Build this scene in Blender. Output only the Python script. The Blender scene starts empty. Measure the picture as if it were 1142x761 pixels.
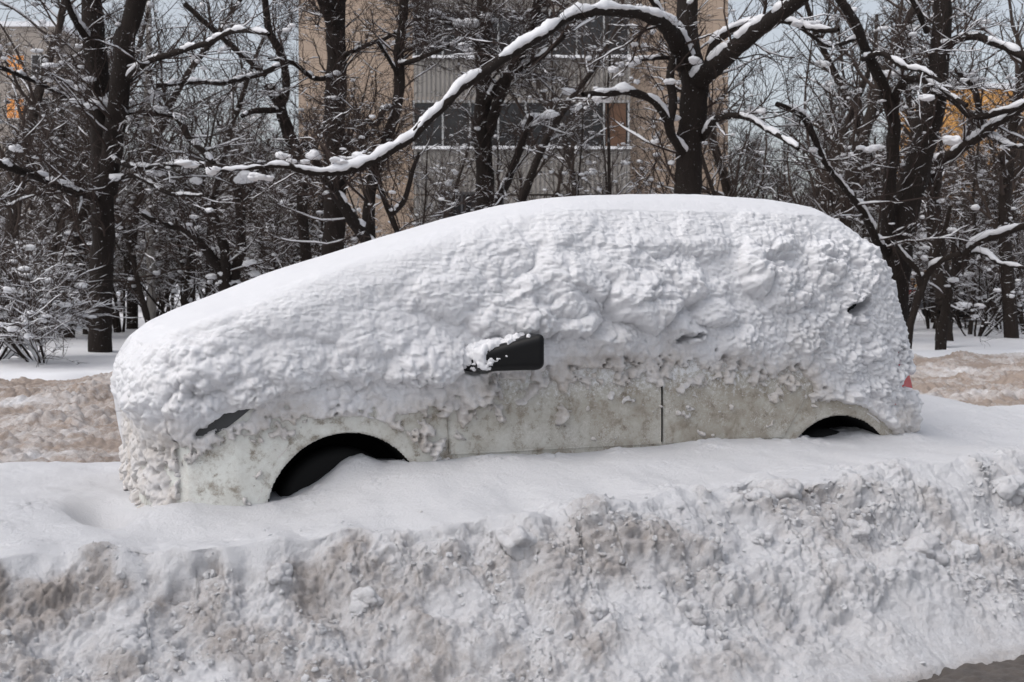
import bpy, math, time
import numpy as np
from concurrent.futures import ThreadPoolExecutor
T0 = time.time()
def log(s): print('[%.1fs] %s' % (time.time() - T0, s), flush=True)
sc = bpy.context.scene
COL = sc.collection
f4 = np.float32
POOL = ThreadPoolExecutor(4)

# ----------------------------------------------------------------------------- frame of the photograph
FPX, HZ, CX = 1378.0, 315.0, 571.0          # focal length in photo pixels, horizon row, centre column
EYE = 1.5
def at(px, py, D):
    return np.array([(px - CX) / FPX * D, D, EYE - (py - HZ) / FPX * D])
YAW = math.radians(21.0)
CY, SY = math.cos(YAW), math.sin(YAW)
CAR0 = np.array([-0.77, 5.8, 0.0])
def uv2w(u, v, z):
    return np.stack([CAR0[0] + CY * u - SY * v, CAR0[1] + SY * u + CY * v, z], -1)

# ----------------------------------------------------------------------------- noise
def _chunks(fn, P, size=60000):
    n = len(P)
    if n <= size: return fn(P)
    parts = [P[i:i + size] for i in range(0, n, size)]
    return np.concatenate(list(POOL.map(fn, parts)))
def _hash(ix, iy, iz, seed):
    h = ix * np.uint32(374761393) + iy * np.uint32(668265263) + iz * np.uint32(2147483647 - 61) + np.uint32(seed * 974711 + 12345)
    h = (h ^ (h >> np.uint32(13))) * np.uint32(1274126177)
    h = (h ^ (h >> np.uint32(16))) * np.uint32(2246822519)
    return h ^ (h >> np.uint32(15))
def _perlin(P, seed):
    P = P.astype(f4)
    I = np.floor(P); F = P - I
    I = I.astype(np.int64).astype(np.uint32)
    w = F * F * F * (F * (F * 6 - 15) + 10)
    out = np.zeros(len(P), f4)
    for dx in (0, 1):
        for dy in (0, 1):
            for dz in (0, 1):
                h = _hash(I[:, 0] + np.uint32(dx), I[:, 1] + np.uint32(dy), I[:, 2] + np.uint32(dz), seed)
                gx = ((h & np.uint32(1023)).astype(f4) / 511.5 - 1)
                gy = (((h >> np.uint32(10)) & np.uint32(1023)).astype(f4) / 511.5 - 1)
                gz = (((h >> np.uint32(20)) & np.uint32(1023)).astype(f4) / 511.5 - 1)
                wt = (w[:, 0] if dx else 1 - w[:, 0]) * (w[:, 1] if dy else 1 - w[:, 1]) * (w[:, 2] if dz else 1 - w[:, 2])
                out += wt * (gx * (F[:, 0] - dx) + gy * (F[:, 1] - dy) + gz * (F[:, 2] - dz))
    return out * 1.2
def perlin(P, scale, seed=0):
    Q = np.asarray(P, f4) / np.asarray(scale, f4) + f4(1000.37)
    return _chunks(lambda q: _perlin(q, seed), Q)
def fbm(P, scale, seed=0, oct=4, gain=.5):
    o = 0; a = 1; s = np.asarray(scale, f4)
    for k in range(oct):
        o = o + a * perlin(P, s, seed + k * 17); a *= gain; s = s / 2.03
    return o
def _lumps(P, seed, lo, hi):
    """union of random balls, one per cell: 0 in the creases, up to about .8 on the balls"""
    P = P.astype(f4)
    I = np.floor(P); F = P - I
    I = I.astype(np.int64).astype(np.uint32)
    best = np.zeros(len(P), f4)
    for dx in (-1, 0, 1):
        for dy in (-1, 0, 1):
            for dz in (-1, 0, 1):
                h = _hash(I[:, 0] + np.uint32(dx & 0xffffffff), I[:, 1] + np.uint32(dy & 0xffffffff), I[:, 2] + np.uint32(dz & 0xffffffff), seed)
                x = dx + (h & np.uint32(255)).astype(f4) / 255 - F[:, 0]
                y = dy + ((h >> np.uint32(8)) & np.uint32(255)).astype(f4) / 255 - F[:, 1]
                z = dz + ((h >> np.uint32(16)) & np.uint32(255)).astype(f4) / 255 - F[:, 2]
                r = lo + (hi - lo) * ((h >> np.uint32(24)) & np.uint32(255)).astype(f4) / 255
                best = np.maximum(best, r * r - x * x - y * y - z * z)
    return np.sqrt(best)
def lumps(P, scale, seed=0, lo=.45, hi=.95):
    Q = np.asarray(P, f4) / np.asarray(scale, f4) + f4(1000.37)
    return _chunks(lambda q: _lumps(q, seed, f4(lo), f4(hi)), Q, 40000)
def sstep(a, b, x):
    t = np.clip((x - a) / (b - a), 0, 1); return t * t * (3 - 2 * t)
def lerp(a, b, t): return a + (b - a) * t

# ----------------------------------------------------------------------------- mesh helpers
def mesh_np(name, V, F, smooth=True, mats=(), midx=None):
    """F: (n,4) or (n,3) array, or a list of such arrays"""
    Fs = F if isinstance(F, list) else [F]
    Fs = [np.asarray(q, np.int32) for q in Fs if len(q)]
    me = bpy.data.meshes.new(name)
    V = np.asarray(V, f4)
    me.vertices.add(len(V)); me.vertices.foreach_set('co', V.ravel())
    loops = np.concatenate([q.ravel() for q in Fs]); sizes = np.concatenate([np.full(len(q), q.shape[1], np.int32) for q in Fs])
    starts = np.concatenate([[0], np.cumsum(sizes)[:-1]]).astype(np.int32)
    me.loops.add(len(loops)); me.loops.foreach_set('vertex_index', loops)
    me.polygons.add(len(sizes)); me.polygons.foreach_set('loop_start', starts)
    me.polygons.foreach_set('use_smooth', np.full(len(sizes), smooth, bool))
    for m in mats: me.materials.append(m)
    if midx is not None: me.polygons.foreach_set('material_index', np.asarray(midx, np.int32))
    me.update(calc_edges=True)
    return me
def link(name, me, parent=None, loc=None, rz=0, **props):
    o = bpy.data.objects.new(name, me); COL.objects.link(o)
    if parent is not None: o.parent = parent
    if loc is not None: o.location = [float(a) for a in loc]
    if rz: o.rotation_euler = (0, 0, rz)
    for k, v in props.items(): o[k] = v
    return o
def empty(name, loc, label, category, group=None, rz=0):
    o = link(name, None, None, loc, rz, label=label, category=category)
    o.empty_display_size = .2
    if group: o['group'] = group
    return o
def vnormals(me):
    n = np.empty(len(me.vertices) * 3, f4); me.vertex_normals.foreach_get('vector', n); return n.reshape(-1, 3)
def vcos(me):
    n = np.empty(len(me.vertices) * 3, f4); me.vertices.foreach_get('co', n); return n.reshape(-1, 3)
def setcos(me, V):
    me.vertices.foreach_set('co', np.asarray(V, f4).ravel()); me.update()
def faces4(me):
    n = np.empty(len(me.loops), np.int32); me.loops.foreach_get('vertex_index', n); return n.reshape(-1, 4)
def subdivided(me, levels=1, simple=False):
    o = bpy.data.objects.new('work', me); COL.objects.link(o)
    m = o.modifiers.new('s', 'SUBSURF'); m.levels = levels; m.render_levels = levels
    if simple: m.subdivision_type = 'SIMPLE'
    dg = bpy.context.evaluated_depsgraph_get()
    out = bpy.data.meshes.new_from_object(o.evaluated_get(dg), depsgraph=dg)
    bpy.data.objects.remove(o)
    return out
def attr(me, name, val):
    a = me.attributes.new(name, 'FLOAT', 'POINT'); a.data.foreach_set('value', np.asarray(val, f4))
def grid_faces(nu, nv):
    i = np.arange(nu * nv).reshape(nu, nv)
    return np.stack([i[:-1, :-1], i[1:, :-1], i[1:, 1:], i[:-1, 1:]], -1).reshape(-1, 4)
class Boxes:
    """axis aligned boxes collected into one mesh"""
    def __init__(s): s.V = []; s.F = []; s.n = 0
    def box(s, x0, x1, y0, y1, z0, z1):
        c = np.array([[x, y, z] for z in (z0, z1) for y in (y0, y1) for x in (x0, x1)], f4)
        f = np.array([[0, 2, 3, 1], [4, 5, 7, 6], [0, 1, 5, 4], [2, 6, 7, 3], [0, 4, 6, 2], [1, 3, 7, 5]]) + s.n
        s.V.append(c); s.F.append(f); s.n += 8; return s
    def mesh(s, name, mat): return mesh_np(name, np.concatenate(s.V), np.concatenate(s.F), False, [mat])

# ----------------------------------------------------------------------------- signed distance -> mesh
def poly_sd(px, py, poly):
    poly = np.asarray(poly, f4); n = len(poly)
    d = np.full(px.shape, 1e9, f4); inside = np.zeros(px.shape, bool)
    for i in range(n):
        a, b = poly[i], poly[(i + 1) % n]
        e = b - a; wx, wy = px - a[0], py - a[1]
        t = np.clip((wx * e[0] + wy * e[1]) / max(e @ e, 1e-12), 0, 1)
        d = np.minimum(d, (wx - e[0] * t) ** 2 + (wy - e[1] * t) ** 2)
        c = (a[1] > py) != (b[1] > py)
        with np.errstate(divide='ignore', invalid='ignore'):
            inside ^= c & (px < (b[0] - a[0]) * (py - a[1]) / (b[1] - a[1] if b[1] != a[1] else 1e-9) + a[0])
    return np.where(inside, -np.sqrt(d), np.sqrt(d))
def smax(a, b, k):
    h = np.clip(k - np.abs(a - b), 0, None) / f4(k); return np.maximum(a, b) + h * h * f4(k / 4)
def surface_nets(F, org, h):
    S = F < 0
    c = [S[i:S.shape[0] - 1 + i, j:S.shape[1] - 1 + j, k:S.shape[2] - 1 + k] for i in (0, 1) for j in (0, 1) for k in (0, 1)]
    al = c[0].copy(); an = c[0].copy()
    for q in c[1:]: al &= q; an |= q
    act = an & ~al
    idx = np.full(act.shape, -1, np.int32); cell = np.argwhere(act); idx[act] = np.arange(len(cell))
    offs = np.array([[i, j, k] for i in (0, 1) for j in (0, 1) for k in (0, 1)])
    val = np.stack([F[cell[:, 0] + o[0], cell[:, 1] + o[1], cell[:, 2] + o[2]] for o in offs], 1)
    acc = np.zeros((len(cell), 3)); cnt = np.zeros(len(cell))
    for a in range(8):
        for b in range(a + 1, 8):
            if np.abs(offs[a] - offs[b]).sum() != 1: continue
            m = (val[:, a] < 0) != (val[:, b] < 0)
            t = np.where(m, val[:, a] / np.where(m, val[:, a] - val[:, b], 1), 0)
            acc += np.where(m[:, None], offs[a] + t[:, None] * (offs[b] - offs[a]), 0); cnt += m
    V = (cell + acc / cnt[:, None]) * h + org
    quads = []
    for ax in range(3):
        sl0 = [slice(None)] * 3; sl1 = [slice(None)] * 3
        sl0[ax] = slice(0, -1); sl1[ax] = slice(1, None)
        A, B = S[tuple(sl0)], S[tuple(sl1)]
        e = np.argwhere(A != B)
        b1, b2 = (ax + 1) % 3, (ax + 2) % 3
        ok = (e[:, b1] > 0) & (e[:, b2] > 0) & (e[:, b1] < F.shape[b1] - 1) & (e[:, b2] < F.shape[b2] - 1)
        e = e[ok]; q = []
        for s1, s2 in ((-1, -1), (0, -1), (0, 0), (-1, 0)):
            g = e.copy(); g[:, b1] += s1; g[:, b2] += s2; q.append(idx[g[:, 0], g[:, 1], g[:, 2]])
        q = np.stack(q, 1); fl = ~A[e[:, 0], e[:, 1], e[:, 2]]
        q[fl] = q[fl][:, ::-1]; quads.append(q)
    return V.astype(f4), np.concatenate(quads)
def trisample(F, org, h, P):
    g = (P - org) / h
    g = np.clip(g, 0, np.array(F.shape) - 1.001); i = g.astype(np.int64); t = (g - i).astype(f4)
    o = 0
    for a in (0, 1):
        for b in (0, 1):
            for c in (0, 1):
                w = (t[:, 0] if a else 1 - t[:, 0]) * (t[:, 1] if b else 1 - t[:, 1]) * (t[:, 2] if c else 1 - t[:, 2])
                o = o + w * F[i[:, 0] + a, i[:, 1] + b, i[:, 2] + c]
    return o

# ----------------------------------------------------------------------------- materials
def new_mat(name):
    m = bpy.data.materials.new(name); m.use_nodes = True
    nt = m.node_tree; nt.nodes.clear()
    out = nt.nodes.new('ShaderNodeOutputMaterial'); b = nt.nodes.new('ShaderNodeBsdfPrincipled')
    nt.links.new(b.outputs[0], out.inputs[0])
    return m, nt, b
def N(nt, kind, **kw):
    n = nt.nodes.new('ShaderNode' + kind)
    for k, v in kw.items():
        if hasattr(n, k): setattr(n, k, v)
        else: n.inputs[k].default_value = v
    return n
def noise(nt, scale, detail=4, rough=.55, vec=None, dist=0):
    n = N(nt, 'TexNoise'); n.inputs['Scale'].default_value = scale; n.inputs['Detail'].default_value = detail
    n.inputs['Roughness'].default_value = rough; n.inputs['Distortion'].default_value = dist
    if vec is not None: nt.links.new(vec, n.inputs['Vector'])
    return n.outputs['Fac']
def ramp(nt, fac, stops):
    r = N(nt, 'ValToRGB'); e = r.color_ramp.elements
    while len(e) < len(stops): e.new(.5)
    for q, (p, c) in zip(e, stops):
        q.position = p; q.color = (c, c, c, 1) if isinstance(c, (int, float)) else (*c, 1)
    nt.links.new(fac, r.inputs[0]); return r.outputs[0]
def mix(nt, fac, a, b, mode='MIX'):
    n = N(nt, 'Mix', data_type='RGBA', blend_type=mode)
    for sock, v in ((n.inputs[0], fac), (n.inputs[6], a), (n.inputs[7], b)):
        if hasattr(v, 'is_linked') or hasattr(v, 'links'): nt.links.new(v, sock)
        elif isinstance(v, (int, float)): sock.default_value = v
        else: sock.default_value = (*v, 1)
    return n.outputs[2]
def math_(nt, op, a, b=None, clamp=False):
    n = N(nt, 'Math', operation=op, use_clamp=clamp)
    for s, v in ((n.inputs[0], a), (n.inputs[1], b)):
        if v is None: continue
        if hasattr(v, 'links'): nt.links.new(v, s)
        else: s.default_value = v
    return n.outputs[0]
def bump(nt, b, h, strength, dist, prev=None):
    n = N(nt, 'Bump'); n.inputs['Strength'].default_value = strength; n.inputs['Distance'].default_value = dist
    nt.links.new(h, n.inputs['Height'])
    if prev is not None: nt.links.new(prev, n.inputs['Normal'])
    nt.links.new(n.outputs[0], b.inputs['Normal']); return n.outputs[0]
def objco(nt): return N(nt, 'TexCoord').outputs['Object']
def geopos(nt): return N(nt, 'NewGeometry').outputs['Position']

SNOW = (.735, .737, .76)
def mat_snow(name, fine=1.0, dirty=False, col=SNOW, dirtcol=(.40, .352, .322), sss=.0):
    m, nt, b = new_mat(name)
    co = objco(nt)
    b.inputs['Roughness'].default_value = .62
    b.inputs['Specular IOR Level'].default_value = .25
    c = mix(nt, noise(nt, 9, 3, .6, co), (col[0] * .97, col[1] * .97, col[2] * .97), col)
    if dirty:
        a = N(nt, 'Attribute', attribute_name='dirt').outputs['Fac']
        n1 = noise(nt, 7.0, 6, .68, co, .6); n2 = noise(nt, 55, 4, .7, co)
        k = math_(nt, 'ADD', math_(nt, 'MULTIPLY', a, 1.25), math_(nt, 'MULTIPLY', math_(nt, 'SUBTRACT', n1, .5), 1.5))
        k = math_(nt, 'ADD', k, math_(nt, 'MULTIPLY', math_(nt, 'SUBTRACT', n2, .5), .7))
        k = math_(nt, 'MULTIPLY', ramp(nt, k, [(.0, 0), (1.15, .9)]), math_(nt, 'MULTIPLY', a, 2.5, True))
        c = mix(nt, k, c, dirtcol)
        sp = noise(nt, 190, 2, .5, co)
        c = mix(nt, math_(nt, 'MULTIPLY', ramp(nt, sp, [(.66, 0), (.72, 1)]), math_(nt, 'MULTIPLY', a, .9, True)), c, (.12, .095, .075))
    nt.links.new(c, b.inputs['Base Color'])
    h = math_(nt, 'ADD', noise(nt, 70, 5, .75, co), math_(nt, 'MULTIPLY', noise(nt, 330, 3, .7, co), .5))
    bump(nt, b, h, .75 * fine, .007)
    return m
def mat_plain(name, col, rough=.6, metal=0, spec=.5, bumpscale=None, bd=.002, var=0):
    m, nt, b = new_mat(name)
    b.inputs['Roughness'].default_value = rough; b.inputs['Metallic'].default_value = metal
    b.inputs['Specular IOR Level'].default_value = spec
    co = objco(nt)
    if var:
        c = mix(nt, noise(nt, 6, 5, .6, co), tuple(x * (1 - var) for x in col), tuple(min(1, x * (1 + var)) for x in col))
        nt.links.new(c, b.inputs['Base Color'])
    else: b.inputs['Base Color'].default_value = (*col, 1)
    if bumpscale: bump(nt, b, noise(nt, bumpscale, 4, .6, co), .5, bd)
    return m
def mat_bark(name, col, frost=.5):
    m, nt, b = new_mat(name); co = objco(nt)
    mp = N(nt, 'Mapping'); nt.links.new(co, mp.inputs[0]); mp.inputs['Scale'].default_value = (1, 1, .22)
    n1 = noise(nt, 26, 6, .7, mp.outputs[0], .4)
    c = mix(nt, n1, tuple(x * .45 for x in col), tuple(x * 1.7 for x in col))
    fl = ramp(nt, noise(nt, 34, 3, .6, co), [(.685, 0), (.72, 1)])
    c = mix(nt, math_(nt, 'MULTIPLY', fl, frost), c, (.8, .8, .83))
    nt.links.new(c, b.inputs['Base Color']); b.inputs['Roughness'].default_value = .9
    b.inputs['Specular IOR Level'].default_value = .15
    bump(nt, b, n1, .8, .03)
    return m
def mat_twig(name, col):
    m, nt, b = new_mat(name); b.inputs['Roughness'].default_value = .85; b.inputs['Specular IOR Level'].default_value = .2
    c = mix(nt, noise(nt, 3.5, 3, .6, objco(nt)), tuple(x * .6 for x in col), tuple(x * 1.5 for x in col))
    nt.links.new(c, b.inputs['Base Color']); return m
def mat_paint():
    m, nt, b = new_mat('dirty_white_paint'); co = objco(nt)
    n1 = noise(nt, 3.2, 6, .65, co, .1); n2 = noise(nt, 17, 8, .78, co); n3 = noise(nt, 120, 3, .7, co)
    sep = N(nt, 'SeparateXYZ'); nt.links.new(co, sep.inputs[0])
    along = math_(nt, 'MULTIPLY', math_(nt, 'ADD', sep.outputs[0], .5), .42, True)      # road film is thicker behind the front wheel
    n4 = noise(nt, 8.5, 8, .76, co, .15)
    k = math_(nt, 'ADD', math_(nt, 'ADD', math_(nt, 'MULTIPLY', n1, .55), math_(nt, 'MULTIPLY', n4, .75)), math_(nt, 'MULTIPLY', along, .34))
    c = mix(nt, ramp(nt, k, [(.56, 0), (1.02, 1)]), (.66, .67, .635), (.33, .30, .25))
    c = mix(nt, ramp(nt, n4, [(.52, 0), (.64, .8)]), c, (.235, .20, .155))
    c = mix(nt, ramp(nt, n2, [(.55, 0), (.66, .8)]), c, (.17, .142, .11))
    c = mix(nt, ramp(nt, math_(nt, 'ADD', math_(nt, 'MULTIPLY', n3, .45), math_(nt, 'MULTIPLY', noise(nt, 5.0, 6, .7, co), .65)), [(.57, 0), (.68, .8)]), c, (.56, .545, .51))
    fz = math_(nt, 'ADD', math_(nt, 'MULTIPLY', math_(nt, 'SUBTRACT', sep.outputs[2], .92), 1.1), noise(nt, 42, 7, .78, co))     # frost dusted on below the snow line
    c = mix(nt, ramp(nt, fz, [(.52, 0), (.70, .9)]), c, (.72, .725, .74))
    nt.links.new(c, b.inputs['Base Color'])
    nt.links.new(ramp(nt, n2, [(.3, .28), (.6, .7)]), b.inputs['Roughness'])
    bump(nt, b, math_(nt, 'ADD', n2, n3), .35, .004)
    return m
M = {}
M['snow'] = mat_snow('snow_clean')
M['carsnow'] = mat_snow('snow_on_car', 1.0, True, dirtcol=(.50, .45, .40))
M['bank'] = mat_snow('snow_bank_dirty', 1.9, True)
M['street'] = mat_snow('snow_churned_brown', 1.3, True, dirtcol=(.27, .205, .16))
M['treesnow'] = mat_snow('snow_on_branches', .6)
M['slush'] = mat_plain('wet_slush', (.075, .062, .052), .45, 0, .5, 60, .006, .5)
M['paint'] = mat_paint()
M['black'] = mat_plain('black_plastic', (.006, .006, .0065), .38, 0, .22, 220, .0006)
M['liner'] = mat_plain('wheel_arch_liner', (.008, .008, .008), .95, 0, .1)
M['rubber'] = mat_plain('tyre_rubber', (.012, .012, .012), .9, 0, .2)
M['steel'] = mat_plain('wheel_steel', (.02, .02, .021), .6, .3)
M['glass'] = mat_plain('dark_car_glass', (.012, .016, .016), .12, 0, .5)
M['lamp'] = mat_plain('headlamp_glass', (.05, .052, .055), .2, 0, .6)
M['red'] = mat_plain('red_lamp_plastic', (.45, .012, .02), .25)
M['bark'] = mat_bark('dark_bark', (.021, .0165, .0145), .7)
M['bark2'] = mat_bark('brown_bark', (.028, .022, .019), .6)
M['birch'] = mat_bark('pale_birch_bark', (.30, .28, .26), .6)
M['twig'] = mat_twig('twig_bark', (.042, .030, .026))
M['twig2'] = mat_twig('thicket_bark', (.056, .042, .036))
# facade panels
def mat_panel():
    m, nt, b = new_mat('beige_facade_tiles'); co = objco(nt)
    mp = N(nt, 'Mapping'); nt.links.new(co, mp.inputs[0]); mp.inputs['Rotation'].default_value = (math.radians(90), 0, 0)
    br = N(nt, 'TexBrick'); br.offset = 0; nt.links.new(mp.outputs[0], br.inputs['Vector'])
    br.inputs['Scale'].default_value = 1; br.inputs['Brick Width'].default_value = .42; br.inputs['Row Height'].default_value = .42
    br.inputs['Mortar Size'].default_value = .008; br.inputs['Mortar Smooth'].default_value = .3
    br.inputs['Color1'].default_value = (.47, .36, .275, 1); br.inputs['Color2'].default_value = (.44, .335, .258, 1)
    br.inputs['Mortar'].default_value = (.27, .21, .165, 1)
    c = mix(nt, math_(nt, 'MULTIPLY', noise(nt, .8, 5, .6, co), .35), br.outputs[0], (.30, .24, .19))
    nt.links.new(c, b.inputs['Base Color']); b.inputs['Roughness'].default_value = .85
    return m
M['panel'] = mat_panel()
M['greywall'] = mat_plain('grey_render', (.30, .265, .235), .9, 0, .2, None, 0, .2)
M['ochre'] = mat_plain('ochre_render', (.62, .33, .11), .9, 0, .2, None, 0, .2)
M['frame'] = mat_plain('white_window_frame', (.45, .45, .45), .6)
M['pane'] = mat_plain('dark_window_pane', (.018, .018, .02), .15, 0, .5)
M['curtain'] = mat_plain('plywood_board', (.13, .07, .042), .8)
M['dark'] = mat_plain('dark_grey_paint', (.06, .06, .065), .6)
M['carblue'] = mat_plain('dark_car_paint', (.03, .032, .038), .3)
def mat_corr():
    m, nt, b = new_mat('white_corrugated_sheet'); co = objco(nt)
    b.inputs['Base Color'].default_value = (.3, .3, .3, 1); b.inputs['Roughness'].default_value = .6
    c = mix(nt, noise(nt, 2, 4, .6, co), (.20, .185, .17), (.29, .27, .25)); nt.links.new(c, b.inputs['Base Color'])
    return m
M['corr'] = mat_corr()
m, nt, b = new_mat('lit_window'); b.inputs['Base Color'].default_value = (.5, .2, .05, 1)
b.inputs['Emission Color'].default_value = (1, .42, .12, 1); b.inputs['Emission Strength'].default_value = .22
M['lit'] = m
log('materials')

# ----------------------------------------------------------------------------- the car
H = .012
org = np.array([-1.30, -.22, .16], f4)
NU, NVV, NZ = int(5.0 / H), int(2.2 / H), int(2.05 / H)
ug = (org[0] + np.arange(NU) * H).astype(f4); vg = (org[1] + np.arange(NVV) * H).astype(f4); zg = (org[2] + np.arange(NZ) * H).astype(f4)
def profile3(side, plan, sec, k1, k2):
    A = poly_sd(*np.meshgrid(ug, zg, indexing='ij'), side)[:, None, :]
    B = poly_sd(*np.meshgrid(ug, vg, indexing='ij'), plan)[:, :, None]
    C = poly_sd(*np.meshgrid(vg, zg, indexing='ij'), sec)[None]
    return smax(smax(B, C, .02), A, k1) if k2 is None else smax(smax(B, C, k2), A, k1)
VM = .875
def sym(pts): return pts + [(2 * VM - v, z) for v, z in pts[::-1]]
body_side = [(-.84, .30), (-.91, .46), (-.90, .72), (-.84, .88), (-.70, .99), (-.3, 1.10), (.06, 1.20), (.5, 1.47), (.95, 1.70), (1.25, 1.765),
             (1.7, 1.79), (2.3, 1.77), (2.75, 1.70), (2.98, 1.54), (3.14, 1.25), (3.27, 1.02), (3.37, .90), (3.41, .7), (3.40, .5), (3.33, .33)]
body_plan = [(-.95, .5), (-.86, .24), (-.72, .09), (-.5, .02), (-.2, 0), (2.9, 0), (3.18, .03), (3.32, .11), (3.39, .28), (3.43, .6)]
body_plan = body_plan + [(u, 2 * VM - v) for u, v in body_plan[::-1]]
body_sec = sym([(.16, .22), (.05, .30), (.015, .5), (0, .72), (.0, .95), (.035, 1.15), (.12, 1.45), (.21, 1.68), (.34, 1.80), (.6, 1.84)])
BF = profile3(body_side, body_plan, body_sec, .05, .03)
WHEELS = [(0.0, .42), (2.76, .395)]; RA = .37
U3, Z3 = ug[:, None, None], zg[None, None, :]
def minus_arches(F, R, dv):
    for (wu, wz) in WHEELS:
        r = np.sqrt((U3 - wu) ** 2 + (Z3 - wz) ** 2) - f4(R)
        side = np.minimum(vg, 2 * VM - vg) - f4(dv)
        F = smax(F, -np.maximum(r, side[None, :, None]), .01)
    return F
BODY = minus_arches(BF.copy(), RA, .34)
log('body sdf')
root_rz = YAW
car = empty('parked_car', CAR0, 'dirty white minivan parked deep in the snow, thick snow over bonnet and roof', 'car', rz=YAW)
V, Q = surface_nets(BODY, org, H)
cen = V[Q].mean(1); mi = np.zeros(len(Q), int)
for wu, wz in WHEELS:
    r = np.hypot(cen[:, 0] - wu, cen[:, 2] - wz)
    mi[(r < RA + .006) & (np.minimum(cen[:, 1], 2 * VM - cen[:, 1]) > .020)] = 1
link('body', mesh_np('body', V, Q, True, [M['paint'], M['liner']], mi), car)
def skin(name, sel, off, mat):
    """a piece of the body's own surface lifted off it: lamps"""
    nn = vnormals(bpy.data.objects['body'].data)
    fs = Q[sel]; ids, inv = np.unique(fs, return_inverse=True)
    return link(name, mesh_np(name, V[ids] + nn[ids] * off, inv.reshape(-1, 4), True, [mat]), car)
cu, cv, cz = cen.T
skin('tail_light', (cv < .34) & (cu > 3.10) & (cz > .82) & (cz < 1.2), .010, M['red'])
skin('fog_light', (np.hypot(cv - .20, (cz - .505) * .7) < .026) & (cu < -.6), .004, M['black'])
# near side surface v(u,z)
ins = BF < 0
first = ins.argmax(1); has = ins.any(1)
fi = np.clip(first, 1, None); ii, kk = np.meshgrid(np.arange(NU), np.arange(NZ), indexing='ij')
a, b_ = BF[ii, fi - 1, kk], BF[ii, fi, kk]
vmap = org[1] + (fi - 1 + a / np.where(a == b_, 1, a - b_)) * H
def vside(u, z):
    gu = np.clip((u - org[0]) / H, 0, NU - 1.01); gz = np.clip((z - org[2]) / H, 0, NZ - 1.01)
    i, k = gu.astype(int), gz.astype(int); s, t = gu - i, gz - k
    return (vmap[i, k] * (1 - s) + vmap[i + 1, k] * s) * (1 - t) + (vmap[i, k + 1] * (1 - s) + vmap[i + 1, k + 1] * s) * t
def side_panel(name, zs, ul, ur, off, mat, nu=60, nz=50, parent=None, depth=.012):
    z = np.linspace(zs[0], zs[-1], nz); L = np.interp(z, zs, ul); R_ = np.interp(z, zs, ur)
    s = np.linspace(0, 1, nu)
    U = L[None] + (R_ - L)[None] * s[:, None]; Z = np.repeat(z[None], nu, 0)
    v = vside(U, Z)
    e = np.minimum(np.minimum(s, 1 - s)[:, None] * (R_ - L)[None], np.minimum(Z - zs[0], zs[-1] - Z))
    e = np.sqrt(np.clip(e / .008, 0, 1))                                 # rounded rim
    P = np.stack([U, v - off + (1 - e) * .004, Z], -1).reshape(-1, 3)
    F = grid_faces(nu, nz)
    i = np.arange(nu * nz).reshape(nu, nz)
    ring = np.concatenate([i[:, 0], i[-1, 1:], i[-2::-1, -1], i[0, -2:0:-1]])
    rimP = P[ring].copy(); rimP[:, 1] += depth
    j = np.arange(len(ring)) + len(P); jn = np.roll(j, -1); rn = np.roll(ring, -1)
    F2 = np.stack([ring, j, jn, rn], 1)
    return link(name, mesh_np(name, np.concatenate([P, rimP]), [F[:, ::-1], F2], True, [mat]), parent or car)
fd = side_panel('front_door', [.665, .8, 1.0, 1.15], [.50, .492, .49, .50], [1.652, 1.652, 1.652, 1.652], .010, M['paint'])
rd = side_panel('rear_door', [.665, .71, .80, .9, 1.02, 1.15], [1.662] * 6, [2.39, 2.42, 2.485, 2.545, 2.60, 2.62], .010, M['paint'])
side_panel('window', [1.17, 1.3, 1.62], [.52, .60, .98], [1.60, 1.60, 1.60], .006, M['glass'], parent=fd)
side_panel('window', [1.17, 1.3, 1.62], [1.70, 1.70, 1.70], [2.56, 2.55, 2.42], .006, M['glass'], parent=rd)
side_panel('quarter_window', [1.2, 1.36, 1.56], [2.66, 2.65, 2.55], [2.98, 2.96, 2.80], .008, M['glass'], 30, 30)
side_panel('door_seal', [.66, 1.16], [1.63, 1.63], [1.685, 1.685], .001, M['black'], 8, 30, fd, .004)
side_panel('headlight', [.80, .84, .90, .945, .96], [-.71, -.67, -.585, -.485, -.44], [-.62, -.55, -.475, -.42, -.40], .007, M['lamp'], 40, 30)
# wheels
def lathe(prof, n=56):
    prof = np.asarray(prof, f4); k = len(prof); a = np.linspace(0, 2 * np.pi, n, endpoint=False)
    P = np.stack([prof[None, :, 0] * np.cos(a)[:, None], np.repeat(prof[None, :, 1], n, 0), prof[None, :, 0] * np.sin(a)[:, None]], -1).reshape(-1, 3)
    i = np.arange(n * k).reshape(n, k); j = np.roll(i, -1, 0)
    return P, np.stack([i[:, :-1], i[:, 1:], j[:, 1:], j[:, :-1]], -1).reshape(-1, 4)
for wu, wz in WHEELS:
    w = link('wheel', None, car, (wu, .05, wz - .02))
    P, F = lathe([(.20, .09), (.27, .075), (.30, .10), (.305, .16), (.30, .24), (.27, .27), (.2, .26)])
    link('tyre', mesh_np('tyre', P, F, True, [M['rubber']]), w)
    P, F = lathe([(.0, .10), (.05, .10), (.07, .12), (.15, .13), (.18, .10), (.205, .09)])
    link('rim', mesh_np('rim', P, F, True, [M['steel']]), w)
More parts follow.
